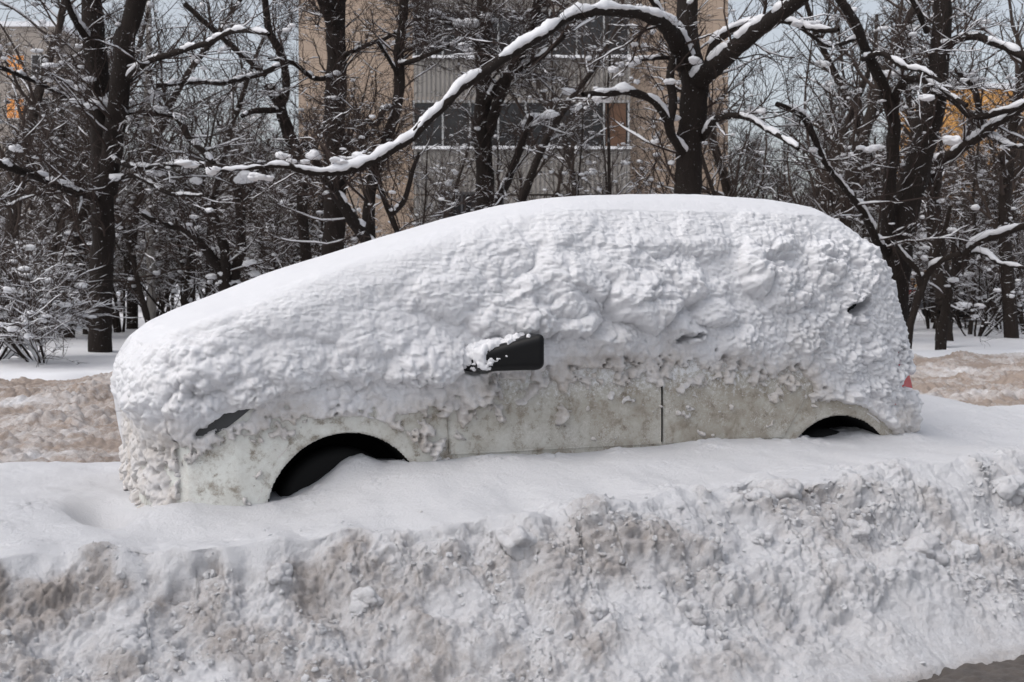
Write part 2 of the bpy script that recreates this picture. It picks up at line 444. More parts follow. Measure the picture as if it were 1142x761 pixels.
# mirror
mg = [np.arange(.44, 1.0, .006, dtype=f4), np.arange(-.30, .04, .006, dtype=f4), np.arange(1.02, 1.30, .006, dtype=f4)]
X, Y, Z = np.meshgrid(*mg, indexing='ij')
tilt = (X - .76) * .16
qx = np.abs(X - .745) - .118; qy = np.abs(Y + .135 + (X - .745) * .35) - .045; qz = np.abs(Z - 1.150 - tilt) - (.036 + .13 * (X - .745))
dbox = np.sqrt(np.clip(qx, 0, None) ** 2 + np.clip(qy, 0, None) ** 2 + np.clip(qz, 0, None) ** 2) + np.minimum(np.maximum(qx, np.maximum(qy, qz)), 0) - .034
A_, B_ = np.array([.585, -.03, 1.12]), np.array([.70, -.10, 1.14])
t = np.clip(((X - A_[0]) * (B_ - A_)[0] + (Y - A_[1]) * (B_ - A_)[1] + (Z - A_[2]) * (B_ - A_)[2]) / ((B_ - A_) @ (B_ - A_)), 0, 1)
darm = -.004 + np.sqrt((X - A_[0] - t * (B_ - A_)[0]) ** 2 + (Y - A_[1] - t * (B_ - A_)[1]) ** 2 + ((Z - A_[2] - t * (B_ - A_)[2]) * .9) ** 2) - .040
hk = np.clip(.04 - np.abs(dbox - darm), 0, None) / .04
mir = np.minimum(dbox, darm) - hk * hk * .01
mv, mq = surface_nets(mir.astype(f4), np.array([g[0] for g in mg], f4), .006)
mo = link('side_mirror', mesh_np('side_mirror', mv, mq, True, [M['black']]), car)
log('car')

# ----------------------------------------------------------------------------- snow over the car
snow_side = [(-.80, .32), (-.90, .50), (-.965, .70), (-1.01, .88), (-1.02, 1.0), (-.985, 1.10), (-.89, 1.205), (-.78, 1.28), (-.62, 1.352), (-.4, 1.436), (-.128, 1.545), (.2, 1.655),
             (.54, 1.77), (.9, 1.878), (1.208, 1.962), (1.5, 2.003), (1.755, 2.02), (2.2, 2.028), (2.55, 2.01), (2.82, 1.945), (2.99, 1.82), (3.16, 1.55), (3.30, 1.25),
             (3.41, 1.0), (3.465, .78), (3.44, .4), (3.38, .32)]
snow_plan = [(-1.06, .55), (-.99, .24), (-.84, .05), (-.62, -.045), (-.3, -.07), (1, -.09), (2.6, -.08), (2.98, -.05), (3.24, .02), (3.39, .15), (3.46, .38), (3.49, .7)]
snow_plan = snow_plan + [(u, 2 * VM - v) for u, v in snow_plan[::-1]]
snow_sec = sym([(.12, .22), (.03, .30), (.004, .5), (-.008, .72), (-.010, .88), (-.04, 1.0), (-.062, 1.12), (-.055, 1.3), (-.015, 1.5), (.06, 1.7), (.17, 1.88), (.32, 2.0), (.55, 2.06)])
SF = profile3(snow_side, snow_plan, snow_sec, .16, .05)
SF = minus_arches(SF, RA + .022, .36)
sv, sq = surface_nets(SF, org, H)
# far and hidden underside faces are not needed at full detail: keep all, refine everything once
me = mesh_np('w', sv, sq)
me = subdivided(me, 1); log('snow subdiv %d' % len(me.vertices))
P = vcos(me).copy(); Nn = vnormals(me).copy()
# only the side towards the street gets the costly detail
det = (P[:, 1] < 1.35)
Pd, Nd = P[det], Nn[det]
u, v, z = Pd.T
dB = trisample(BODY, org, H, Pd).astype(f4)
for mn, k in ((Pd, 0),): pass
zb = np.interp(u, [-1.1, -.80, -.651, -.369, 0, .226, .45, .679, 1.1, 1.56, 2.0, 2.257, 2.597, 2.75, 2.89, 3.1, 3.315, 3.6],
               [.80, .80, .795, .865, .87, .85, .92, 1.02, 1.06, 1.09, 1.06, 1.03, 1.0, .86, .78, .70, .70, .7])
big = perlin(Pd, .32, 3); mid = perlin(Pd, .11, 5)
e = z - zb
rear = sstep(2.55, 2.95, u) * sstep(.60, .72, z)
front = 1 - sstep(-.72, -.5, u)
topm = sstep(.62, .93, Nd[:, 2])
side = 1 - topm
sh = sstep(.25, .75, Nd[:, 2]) * side                                  # the sloping shoulder
# skewed space: each clump leans out towards its lower edge
Ps = Pd.copy(); Ps[:, 1] = Pd[:, 1] + .6 * Pd[:, 2]
warp = np.stack([perlin(Pd, .12, 31), perlin(Pd, .12, 32), perlin(Pd, .12, 33)], 1) * .06
warp2 = np.stack([perlin(Pd, .04, 34), perlin(Pd, .04, 35), perlin(Pd, .04, 36)], 1) * .011
Pw = Ps + warp
L1 = lumps(Pw + warp2 * .6, (.21, .17, .17), 11); L2 = lumps(Pw + warp2, .085, 12); L3 = lumps(Pd + warp * .4 + warp2 * .6, .036, 13)
L4 = lumps(Pd + warp2 * .4, .017, 14)
def billow(P, scale, seed, oct=5, gain=.55):
    o = 0; a = 1; s_ = np.asarray(scale, f4); t_ = 0
    for k in range(oct):
        o = o + a * np.abs(perlin(P, s_, seed + 13 * k)); t_ += a; a *= gain; s_ = s_ / 2.1
    return o / t_
bil = billow(Pw, (.17, .15, .12), 23, 4, .62)                          # 0 in creases
grain = fbm(Pd, .034, 28, 3, .7)
zone = np.exp(-((u - 1.30) / .62) ** 2 - ((z - 1.36) / .30) ** 2)      # the slipped slabs over the doors
zone2 = sstep(1.78, 1.35, z)
patch = np.clip(.5 + 1.7 * perlin(Pd, .40, 8), 0, 1); patch2 = np.clip(.5 + 1.8 * perlin(Pd, .21, 9), 0, 1)
m1 = (.10 + 1.15 * zone + .42 * sstep(1.2, 2.4, u) * zone2 * patch) * side * sstep(-.35, .5, u + .2)
lower = sstep(.42, .05, e)                                            # crumbly lower edge of the snow
hoodside = sstep(.75, .35, u) * sstep(1.0, 1.25, z + .25 * u * 0)
calm = side * (1 - .80 * sh) * (1 - .45 * hoodside * (1 - lower))
t_snow = .046 * m1 * (L1 - .35) + calm * (.044 * patch * patch2 * (L2 - .3) + .028 * (.30 + .70 * patch) * (bil - .22)
         + .015 * (.2 + .8 * patch2) * (L3 - .3) * (1 + lower * .8) + .0065 * (L4 - .3) * (.6 + lower)) + side * .0042 * grain * (1 - .3 * sh)
rip = perlin(Pd + warp * .5, (.075, .09, .018), 21) + .7 * perlin(Pd, (.034, .04, .010), 22)
t_snow += .0036 * rip * side * (1 - .3 * topm) * (1 - .4 * lower)
# hanging, scalloped fold lines below the shoulder
zz = z + .16 * perlin(Pd, (.30, .3, .5), 41) + .06 * perlin(Pd, .10, 42) + .018 * perlin(Pd, .035, 43)
saw = (zz * 4.2) % 1.0
t_snow += .026 * zone * side * (np.clip((1 - saw) * 1.0, 0, 1) ** 1.4 * sstep(0, .09, saw) - .35)
t_snow += topm * (.010 * perlin(Pd, .55, 51) + .0022 * perlin(Pd, .06, 52) + .0009 * perlin(Pd, .018, 53)) + .022 * perlin(Pd, .42, 54) * side
t_snow += front * side * (.016 * (L2 - .3) + .020 * (lumps(Pw, .13, 61) - .35))
def onside(px, py, v0=-.08):
    k = (px - CX) / FPX; x0, y0 = CAR0[0] - SY * v0, CAR0[1] + CY * v0
    uu = (k * y0 - x0) / (CY - SY * k); return uu, EYE - (py - HZ) / FPX * (y0 + SY * uu)
wu_ = u + .06 * perlin(Pd, .13, 81) + .022 * perlin(Pd, .04, 83) + .008 * perlin(Pd, .016, 85); wz_ = z + .06 * perlin(Pd, .13, 82) + .022 * perlin(Pd, .04, 84) + .008 * perlin(Pd, .016, 86)
SLABS = [(722, 338, 46, 30, .085), (640, 330, 40, 46, .065), (598, 352, 34, 26, .06), (560, 352, 40, 24, .045), (768, 320, 26, 22, .06), (850, 306, 20, 24, .07), (690, 300, 40, 24, .05),
         (800, 345, 26, 20, .045), (880, 330, 30, 22, .04), (655, 262, 50, 20, .03), (560, 290, 40, 26, .035), (510, 330, 44, 26, .035), (735, 270, 34, 22, .04), (800, 268, 30, 26, .035), (870, 265, 40, 20, .03),
         (480, 408, 44, 22, .060), (430, 378, 50, 22, .035), (540, 440, 26, 12, .03), (400, 410, 40, 18, .03), (690, 388, 26, 12, .035), (630, 478, 11, 20, .05), (930, 300, 22, 22, .035), (905, 372, 26, 20, .03),
         (770, 372, 24, 14, .04), (830, 385, 30, 14, .03), (330, 415, 34, 22, .035), (280, 430, 26, 20, .035), (230, 415, 34, 24, .035), (185, 450, 26, 22, .03), (350, 350, 70, 30, .02), (960, 345, 18, 18, .03)]
slab = np.zeros(len(u), f4)
for (px, py, rx, ry, am) in SLABS:
    cu0, cz0 = onside(px, py); ru, rz_ = rx / 205, ry / 205
    dx, dz = (wu_ - cu0) / ru, (wz_ - cz0) / rz_
    lean = np.where(dz < 0, dz * (1.05 + 0 * dz), dz * .62)              # slumped: full at the foot, thin at the top
    d2 = dx * dx + lean * lean
    slab = np.maximum(slab, (1.25 if py > 295 else .70) * am * np.sqrt(np.clip(1 - d2, 0, None)) * (1 - .35 * np.clip(dz, -1, 1)))
slab = slab * (v < .5)
t_snow = t_snow + slab * side - .012 * side * zone2
crust = sstep(1.9, 2.6, u) * sstep(1.9, 1.6, z) * side
t_snow += crust * (.015 * (L3 - .3) * (.3 + patch) + .012 * (L4 - .3) + .022 * patch * (L2 - .3) + .015 * (bil - .22))
t_snow += slab * 9 * .0035 * rip * side
# lower down: a broken crust thinning out over the panels
fr = fbm(Pd + warp2, (.13, .13, .10), 71, 5, .74)
bias = np.interp(e, [-.5, -.30, -.18, -.08, 0.0, .07, .16], [-.46, -.31, -.18, -.04, .12, .45, 1.0])
c0 = bias + 4.0 * slab * sstep(-.35, -.1, e) + .34 * front * sstep(-.30, -.92, Nd[:, 0]) + .10 * front + .52 * fr + .20 * (L3 - .35) + .46 * rear * (1 - sstep(.0, .1, e)) - .15 * front * sstep(.0, -.04, e) + .12 * sstep(.2, .45, u) * sstep(.75, .5, u)
for wu, wz in WHEELS:
    c0 = c0 - 3.0 * sstep(.09, .01, np.hypot(u - wu, z - wz) - RA) * (v < .5)
cover = sstep(-.015, .035, c0)
up_ = sstep(-.06, .14, e)
t_low = -dB + .016 + .024 * np.clip(c0, 0, 1) + .030 * (L3 - .2) * (.4 + patch2) * (1 - .65 * front) + .05 * front * (bil - .15) + .010 * (L4 - .3) + .030 * rear * (bil - .1)
t_bare = -(dB + .022)
t_snow = lerp(t_low + slab * .6, t_snow, up_)
# holes
def seg(u0, z0, u1, z1):
    s = np.clip(((u - u0) * (u1 - u0) + (z - z0) * (z1 - z0)) / ((u1 - u0) ** 2 + (z1 - z0) ** 2), 0, 1)
    return np.hypot(u - u0 - s * (u1 - u0), z - z0 - s * (z1 - z0)), s
near = v < .45
hole = np.zeros(len(u), f4)
d, s = seg(-.70, .805, -.42, .925); hole = np.maximum(hole, near * sstep(.008, -.004, d - (.0135 * np.sin(np.pi * np.clip(.15 + s * .8, 0, 1)) + .002) + .020 * mid + .014 * grain))
d, s = seg(2.80, 1.34, 2.91, 1.40); hole = np.maximum(hole, near * sstep(.006, -.004, d - .026 + .022 * mid + .01 * grain))
d, s = seg(1.70, 1.205, 1.84, 1.222); hole = np.maximum(hole, near * .7 * sstep(.012, -.006, d - .010 + .04 * mid + .02 * grain))
d, s = seg(3.21, .935, 3.50, .915); hole = np.maximum(hole, sstep(.012, -.005, d - .030 - .028 * s + .03 * mid) * (v < .5))
d, s = seg(3.19, 1.03, 3.29, 1.13); hole = np.maximum(hole, sstep(.02, -.01, d - .10 + .06 * mid) * (v < .3) * sstep(.42, .30, L4))
dm = trisample(mir.astype(f4), np.array([g[0] for g in mg], f4), .006, Pd)
inm = (u > .44) & (u < 1.0) & (v < .04) & (z > 1.02) & (z < 1.3)
cover = cover * (1 - hole)
cover = cover * (1 - .85 * 0)
t_snow = np.where(t_snow > 0, t_snow * 1.25, t_snow)
t = lerp(np.minimum(t_bare, np.where(hole > .3, -(dB + .03), 9)), t_snow, cover)
dirt = (1 - up_) * .34 + .22 * lower * np.clip(.4 + mid + big, 0, 1) * (1 - topm) + .07 * side
newP = P.copy(); newP[det] = Pd + Nd * t[:, None]
# keep the mirror clear
dsel = np.where(det)[0]
mm = inm & (dm < .012)
newP[dsel[mm], 1] = np.maximum(newP[dsel[mm], 1], .0 + .02 * mid[mm])
newP[~det] += Nn[~det] * (.01 * perlin(P[~det], .5, 51))[:, None]
F = faces4(me)
lowm = np.zeros(len(P), bool); lowm[dsel] = (up_ < .9) & (cover > .02)
for _ in range(2):
    ac = np.zeros_like(newP); cn = np.zeros(len(P), f4)
    for a_, b2 in ((0, 1), (1, 2), (2, 3), (3, 0)):
        for q_ in range(3): ac[:, q_] += np.bincount(F[:, a_], newP[F[:, b2], q_], len(P)).astype(f4)
        cn += np.bincount(F[:, a_], minlength=len(P))
    sm = ac / np.maximum(cn, 1)[:, None]
    newP[lowm] = newP[lowm] * .5 + sm[lowm] * .5
keep = newP[F].mean(1)[:, 2] > .40
me2 = mesh_np('snow_cover', newP, F[keep], True, [M['carsnow']])
dd = np.zeros(len(P), f4); dd[det] = np.clip(dirt, 0, 1); attr(me2, 'dirt', dd)
link('snow_cover', me2, None, CAR0, YAW, label='thick fresh snow lying over the whole parked minivan, crumbling off its doors', category='snow')
# small pile of snow on the mirror
def clod_mesh(name, r, seed, mat, sub=4, squash=.8):
    import bmesh
    bm = bmesh.new(); bmesh.ops.create_icosphere(bm, subdivisions=sub, radius=1)
    V = np.array([q.co[:] for q in bm.verts], f4); F = np.array([[q.index for q in f.verts] for f in bm.faces]); bm.free()
    n = 1 + .75 * perlin(V, .9, seed) + .28 * (lumps(V, .6, seed + 1) - .4) + .12 * (lumps(V, .25, seed + 2) - .4)
    V = V * n[:, None] * np.array([1, .85, squash]) * r
    me = mesh_np(name, V, F, True, [mat]); return me
mme = bpy.data.objects['side_mirror'].data; Vm, Nm = vcos(mme).copy(), vnormals(mme).copy()
g_ = .95 * fbm(Vm, .06, 91, 3, .60) + .75 * (Nm[:, 2] - .25) + 4.2 * (.735 - Vm[:, 0]) - .40
tm = np.where(g_ > 0, .003 + .030 * np.clip(g_, 0, .55) + .016 * lumps(Vm, .022, 92) , -.006)
keepm = (g_[mq].max(1) > -.05)
ids, inv = np.unique(mq[keepm], return_inverse=True)
link('mirror_snow', mesh_np('mirror_snow', (Vm + Nm * tm[:, None])[ids], inv.reshape(-1, 4), True, [M['treesnow']]), None, CAR0, YAW, label='small crust of snow clinging to the top of the black side mirror', category='snow')
log('snow cover')

# ----------------------------------------------------------------------------- ground, roads, snow bank
def graded(parts):
    out = [parts[0][0]]
    for a, b, n in parts: out += list(np.linspace(a, b, n + 1)[1:])
    return np.array(out, f4)
us = graded([(-5.5, -2.3, 90), (-2.3, 3.7, 900), (3.7, 5.2, 130), (5.2, 9.5, 110)])
vs = graded([(-2.9, -2.1, 50), (-2.1, -.35, 300), (-.35, .4, 90), (.4, 3.4, 110)])
U, Vv = np.meshgrid(us, vs, indexing='ij')
shape = U.shape; u, v = U.ravel(), Vv.ravel()
P2 = np.stack([u, v, np.zeros_like(u)], 1)
zs = np.interp(u, [-6, -3, -1.6, -1.25, -1.05, -.9, -.7, -.45, -.25, 0, .25, .42, .6, 1, 1.65, 2.3, 2.5, 2.76, 3.05, 3.2, 3.42, 3.9, 5, 7, 10],
               [.45, .48, .485, .475, .455, .45, .47, .475, .49, .555, .60, .61, .635, .645, .65, .655, .650, .645, .650, .65, .63, .60, .58, .5, .4])
zc = np.interp(u, [-6, -2, -.75, .0, .386, 1, 1.72, 2.3, 3, 4, 6, 9], [.50, .475, .475, .52, .575, .59, .60, .63, .69, .69, .6, .5])
n1 = perlin(P2, (.55, 3, 1), 101); n2 = perlin(P2, (.20, 2, 1), 102); n3 = perlin(P2, (.09, 1, 1), 103)
vc = np.interp(u, [-6, -2, -.75, .0, .386, 1, 1.72, 2.3, 3, 4, 9], [-.72, -.74, -.80, -1.0, -1.12, -1.04, -.96, -.92, -.90, -.9, -.9]) + .17 * n1 + .09 * n2 + .035 * n3
zc = zc + .05 * perlin(P2, (.3, 9, 1), 104) + .03 * perlin(P2, (.13, 9, 1), 105)
vf = np.interp(u, [-6, -1.6, -.6, .2, 1.0, 1.7, 2.6, 9], [-1.75, -1.72, -1.85, -2.05, -2.08, -1.96, -1.80, -1.7]) + .05 * n1 + .02 * n2
sfl = np.clip(v / vc, 0, 1)
flat = lerp(zs, zc, sstep(.15, 1, sfl)) - .02 * np.sin(np.pi * sfl)
s = np.clip((vc - v) / (vc - vf), 0, 1)
cliff = np.interp(u, [-2, -.3, .5, 1.2, 2, 3], [1, .95, .75, .35, .25, .3])
prof = lerp(s ** 1.1, 1 - (1 - s) ** 2.6, cliff)
prof = prof + .07 * np.sin(s * 9 + 2.5 * n1) * s * (1 - s) * 2
face = zc + (.012 - zc) * prof
z = np.where(v > vc, flat, face)
z = z - sstep(.9, 1.25, (vc - v) / (vc - vf)) * .10
# smooth wheel-packed ledge beside the road at the far end of the bank
ledge = sstep(.2, 1.0, u) * np.exp(-((v - vf - .17) / .10) ** 2)
z = z + .02 * ledge * 0
# behind the line of the car
back = np.interp(v, [0, .6, 1.75, 2.6, 3.2, 3.4], [0, 0, 0, -.12, -.25, -.45])
z = np.where(v > 0, z + back, z)
# hollow in front of the bumper and drift behind the rear corner
z -= .22 * np.exp(-((u + 1.08) / .12) ** 2 - ((v - .22) / .24) ** 2)
z += .035 * np.exp(-((u + .80) / .14) ** 2 - ((v - .0) / .14) ** 2)
z += .05 * np.exp(-((u + 1.6) / .35) ** 2 - ((v - .1) / .35) ** 2)
z += .17 * np.exp(-((u - 4.05) / .45) ** 2 - ((v - .95) / .45) ** 2) + .06 * np.exp(-((u - 4.9) / .6) ** 2 - ((v - .5) / .5) ** 2)
# heap blown into the wheel arches
z += .075 * np.exp(-((u - .06) / .13) ** 2 - ((v - .12) / .13) ** 2)
wavy = .036 * fbm(P2, .75, 110, 3) + .013 * perlin(P2, .19, 111) + .0034 * perlin(P2, .05, 112) + .0018 * perlin(P2, .02, 113)
z = z + wavy * np.where(v > vc, 1, .6)
# ploughed lumps
rough = sstep(-.05, .09, vc - v + .11 * perlin(P2, .2, 120) + .06 * perlin(P2, .07, 121))
spill = np.clip(perlin(P2, .28, 122) - .02, 0, 1) * 2.4 * sstep(.40, .05, v - vc)       # thrown crumbs on the clean strip
spill = np.maximum(spill, sstep(3.9, 4.4, u) * .6 * (v < 1))
spill = np.maximum(spill, np.clip(perlin(P2, .22, 124) + .05, 0, 1) * 1.7 * sstep(-.30, -.06, v) * sstep(.5, .2, v))
me = mesh_np('w2', np.stack([u, v, z], 1), grid_faces(*shape)); Nb = vnormals(me).copy(); bpy.data.meshes.remove(me)
P3 = np.stack([u, v, z], 1).astype(f4)
W3 = np.stack([perlin(P3, .16, 131), perlin(P3, .16, 132), perlin(P3, .16, 133)], 1) * .07
PW = P3 + W3
ok = (rough + spill) > .005
def masked(fn):
    o = np.zeros(len(u), f4); o[ok] = fn(ok); return o
WF = np.stack([perlin(P3, .05, 134), perlin(P3, .05, 135), perlin(P3, .05, 136)], 1) * .03
B0 = masked(lambda k: lumps(PW[k], .36, 140)); B1 = masked(lambda k: lumps(PW[k] + WF[k], .15, 141)); B2 = masked(lambda k: lumps(PW[k] + WF[k], .066, 142))
B3 = masked(lambda k: lumps(P3[k] + WF[k] * .6, .030, 143)); B4 = masked(lambda k: lumps(P3[k] + WF[k] * .25, .0145, 144))
BB = masked(lambda k: billow(PW[k], .30, 145, 6, .60))
GR = masked(lambda k: fbm(P3[k], .030, 147, 2, .7))
pz = np.clip(.5 + 1.5 * perlin(P3, .4, 150), .0, 1); pz2 = np.clip(.5 + 1.6 * perlin(P3, .17, 151), 0, 1)
worn = 1 - .75 * sstep(.55, .9, (vc - v) / (vc - vf)) * sstep(-.2, .6, u)               # packed by wheels near the road
calm_ = sstep(.0, .32, perlin(np.stack([u, v + .25 * n1, 0 * u], 1), (.50, .26, 1), 152) + .35 * perlin(P2, .12, 153))
q = rough * worn * (1 - .58 * calm_)
tb = q * (.080 * (B0 - .4) + .105 * (BB - .23) + .050 * (B1 - .30) * pz + .034 * (.25 + .75 * pz2) * (B2 - .25) + .027 * (.55 + .45 * pz2) * (B3 - .3) + .015 * (B4 - .3) + .0085 * GR)
tb += spill * (1 - rough) * np.clip(.030 * (B2 - .40) + .022 * (B3 - .36), 0, 1)
streak = perlin(np.stack([u * .35, v, z], 1), .045, 160)                                  # dragged streaks along the packed edge
tb += (1 - worn) * rough * .006 * streak
P3 = P3 + Nb * tb[:, None]
sb = (vc - v) / (vc - vf)
B9 = masked(lambda k: lumps(PW[k], .52, 155, .35, .8))
P3 = P3 + Nb * (q * .09 * (B9 - .25))[:, None]
dirt = q * np.clip(.26 + .50 * perlin(P2, (.5, .25, 1), 170) + .45 * fbm(P3, .2, 171, 4, .6) + .25 * (BB - .2) * 3, 0, 1)
dirt = dirt * np.interp(u, [-2, -.2, 1.0, 2.2, 4], [1.25, 1.05, .70, .55, .55])
band = rough * (1 - .8 * calm_) * sstep(.36, .08, np.abs(sb - .10)) * np.clip(.5 + 1.2 * perlin(P2, (.35, .5, 1), 172), 0, 1) * np.interp(u, [-2, .2, 1.2, 4], [1.2, 1.0, .6, .4])
dirt = np.clip(dirt * .78 + .07 * rough + band * .34 + .10 * spill + (1 - worn) * rough * .16 + .30 * sstep(.90, 1.0, sb), 0, 1)
dirt = dirt + .5 * sstep(2.4, 3.1, v)
me = mesh_np('snowbank', P3, grid_faces(*shape), True, [M['bank']]); attr(me, 'dirt', dirt)
link('snowbank', me, None, CAR0, YAW, label='ploughed snow bank with a dirty broken front edge, between the road and the minivan', category='snow bank')
bank_P, bank_u, bank_v, bank_q, bank_s = P3.reshape(*shape, 3), us, vs, q.reshape(shape), ((vc - v) / (vc - vf)).reshape(shape)
log('bank')

# ground sheet to the horizon (car axes)
us2 = graded([(-900, -120, 12), (-120, -14, 40), (-14, 22, 300), (22, 120, 40), (120, 900, 12)])
vs2 = graded([(-900, -60, 10), (-60, -6, 12), (-6, 2.6, 14), (2.6, 9.0, 60), (9.0, 10.2, 40), (10.2, 30, 110), (30, 90, 30), (90, 900, 16)])
U, Vv = np.meshgrid(us2, vs2, indexing='ij'); u, v = U.ravel(), Vv.ravel(); P2 = np.stack([u, v, 0 * u], 1)
edge = 9.35 + .22 * perlin(P2, (1.3, 9, 1), 201) + .08 * perlin(P2, (.4, 3, 1), 202)
zg_ = np.interp(v, [-999, -3, 2.6, 3.5, 900], [-.012, -.012, -.10, .02, .05])
park = sstep(-.25, .35, v - edge)
zg_ = lerp(zg_, .36 + .10 * np.exp(-((v - edge - .35) / .5) ** 2) + .05 * fbm(P2, 2.6, 203, 3) + .004 * perlin(P2, .35, 204), park)
zg_ += sstep(20, 60, v) * .25 * (v < 900)
me = mesh_np('ground', np.stack([u, v, zg_], 1), grid_faces(len(us2), len(vs2)), True, [M['snow']])
link('ground', me, None, CAR0, YAW, kind='structure')
# churned side street behind the car
us3 = graded([(-60, -8, 60), (-8, -.5, 420), (-.5, 3.4, 40), (3.4, 13, 540), (13, 70, 80)]); vs3 = graded([(2.5, 6, 190), (6, 9.9, 190)])
U, Vv = np.meshgrid(us3, vs3, indexing='ij'); u, v = U.ravel(), Vv.ravel(); P2 = np.stack([u, v, 0 * u], 1)
z = .24 + .10 * fbm(P2, (1.5, .8, 1), 211, 3) + np.interp(v, [2.5, 3.2, 8.9, 9.9], [-.12, 0, .12, -.30])
W = np.stack([perlin(P2, .3, 214), perlin(P2, .3, 215), 0 * u], 1) * .12
B1 = lumps(P2 + W, .34, 212); B2 = lumps(P2 + W * .5, .14, 213); B3 = lumps(P2, .06, 216)
pz = np.clip(.5 + 1.4 * perlin(P2, .9, 217), .05, 1)
B4 = lumps(P2 + W * .2, .032, 226)
z += pz * (.10 * B1 + .075 * B2) + .060 * (.3 + .7 * pz) * B3 + .030 * B4
me = mesh_np('side_street', np.stack([u, v, z], 1), grid_faces(len(us3), len(vs3)), True, [M['street']])
attr(me, 'dirt', np.clip(.66 + .55 * perlin(P2, (1.2, .5, 1), 218) + .25 * perlin(P2, .25, 219), .06, 1))
link('side_street', me, None, CAR0, YAW, kind='structure')
# wet road in front
us4 = graded([(-40, -2, 30), (-2, 5, 420), (5, 40, 30)]); vs4 = graded([(-14, -3.4, 20), (-3.4, -1.4, 160)])
U, Vv = np.meshgrid(us4, vs4, indexing='ij'); u, v = U.ravel(), Vv.ravel(); P2 = np.stack([u, v, 0 * u], 1)
z = .012 + .012 * fbm(P2, .2, 221, 3) + .022 * np.clip(perlin(P2, .3, 222) + .1, 0, 1) * lumps(P2, .07, 223) + .012 * lumps(P2, .03, 224)
link('road', mesh_np('road', np.stack([u, v, z], 1), grid_faces(len(us4), len(vs4)), True, [M['slush']]), None, CAR0, YAW, kind='structure')

# crumbs and clods thrown from the plough
rng = np.random.default_rng(5)
shapes = []
for k in range(6):
    m_ = clod_mesh('c', 1.0, 300 + 7 * k, M['bank'], 2); shapes.append((vcos(m_).copy(), np.array([list(p.vertices) for p in m_.polygons]))); bpy.data.meshes.remove(m_)
bank_d = np.clip(dirt, 0, 1).reshape(shape)
ci = rng.integers(95, 1110, 90000); cj = rng.integers(20, len(bank_v) - 130, 90000)
cp = bank_P[ci, cj]; wgt = bank_q[ci, cj]
clus = np.clip(.25 + 1.6 * perlin(cp * np.array([1, 1, 0], f4), .30, 310), .02, 1)
pr = wgt * clus * np.where(cp[:, 0] > .2, 1.0, .6) + np.where(bank_s[ci, cj] > -.35, .02, 0)
sel = np.where(rng.random(90000) < pr * .55)[0][:9500]
cv_, cf_, cd_, off = [], [], [], 0
for k in sel:
    r = .0032 + .0150 * rng.random() ** 4
    if wgt[k] < .3: r *= .55
    sv_, sf_ = shapes[rng.integers(6)]
    a, b = rng.random(2) * 6.28
    R_ = np.array([[math.cos(a), -math.sin(a), 0], [math.sin(a), math.cos(a), 0], [0, 0, 1]])
    R2 = np.array([[1, 0, 0], [0, math.cos(b), -math.sin(b)], [0, math.sin(b), math.cos(b)]])
    cv_.append((sv_ * rng.uniform(.5, 1.25, 3)) @ (R_ @ R2).T * r + cp[k] + [0, 0, r * .15]); cf_.append(sf_ + off); off += len(sv_)
    cd_.append(np.full(len(sv_), np.clip(bank_d[ci[k], cj[k]] * .5 + .08 * rng.normal(), 0, .5)))
me = mesh_np('snow_rubble', np.concatenate(cv_), np.concatenate(cf_), False, [M['bank']]); attr(me, 'dirt', np.concatenate(cd_))
link('snow_rubble', me, None, CAR0, YAW, kind='stuff', label='loose crumbs of snow scattered over the ploughed bank', category='snow crumbs')
def bank_z(u, v): return bank_P[np.argmin(abs(bank_u - u)), np.argmin(abs(bank_v - v))]
CL = [(1.72, -1.02, .085), (1.55, -1.06, .06), (.40, -1.16, .075), (2.25, -1.30, .09), (2.42, -1.36, .07), (1.2, -1.4, .05), (.95, -1.55, .055), (2.9, -1.05, .09),
      (1.9, -1.5, .05), (.6, -1.45, .05), (-.5, -.98, .05), (-.2, -1.12, .06), (3.2, -1.25, .075), (1.45, -1.25, .05), (2.0, -1.2, .06)]
for k, (cu_, cv2, r) in enumerate(CL):
    m_ = clod_mesh('snow_clod', r, 400 + 11 * k, M['bank'], 5, .75); attr(m_, 'dirt', np.full(len(m_.vertices), .10 + .16 * rng.random()))
    p = bank_z(cu_, cv2); pw = uv2w(p[0], p[1], p[2] - r * .15)
    link('snow_clod', m_, None, pw, rng.random() * 6, label='rounded clod of dirty snow lying on the ploughed bank', category='snow clod', group='clods of snow on the ploughed bank')
log('ground')

# ----------------------------------------------------------------------------- trees
def tubes(P, R, S):
    M_, K = R.shape
    T = np.gradient(P, axis=1); T /= np.linalg.norm(T, axis=2, keepdims=True) + 1e-9
    ref = np.zeros((M_, 1, 3)); vert = np.abs(T[:, :, 2]).mean(1) > .8
    ref[:, 0, 2] = ~vert; ref[:, 0, 0] = vert
    n1 = np.cross(T, ref); n1 /= np.linalg.norm(n1, axis=2, keepdims=True) + 1e-9
    n2 = np.cross(n1, T)
    a = np.arange(S) * 2 * np.pi / S
    V = P[:, :, None] + R[:, :, None, None] * (np.cos(a)[None, None, :, None] * n1[:, :, None] + np.sin(a)[None, None, :, None] * n2[:, :, None])
    i = np.arange(M_ * K * S).reshape(M_, K, S); j = np.roll(i, -1, 2)
    F = np.stack([i[:, :-1], j[:, :-1], j[:, 1:], i[:, 1:]], -1).reshape(-1, 4)
    return V.reshape(-1, 3), F
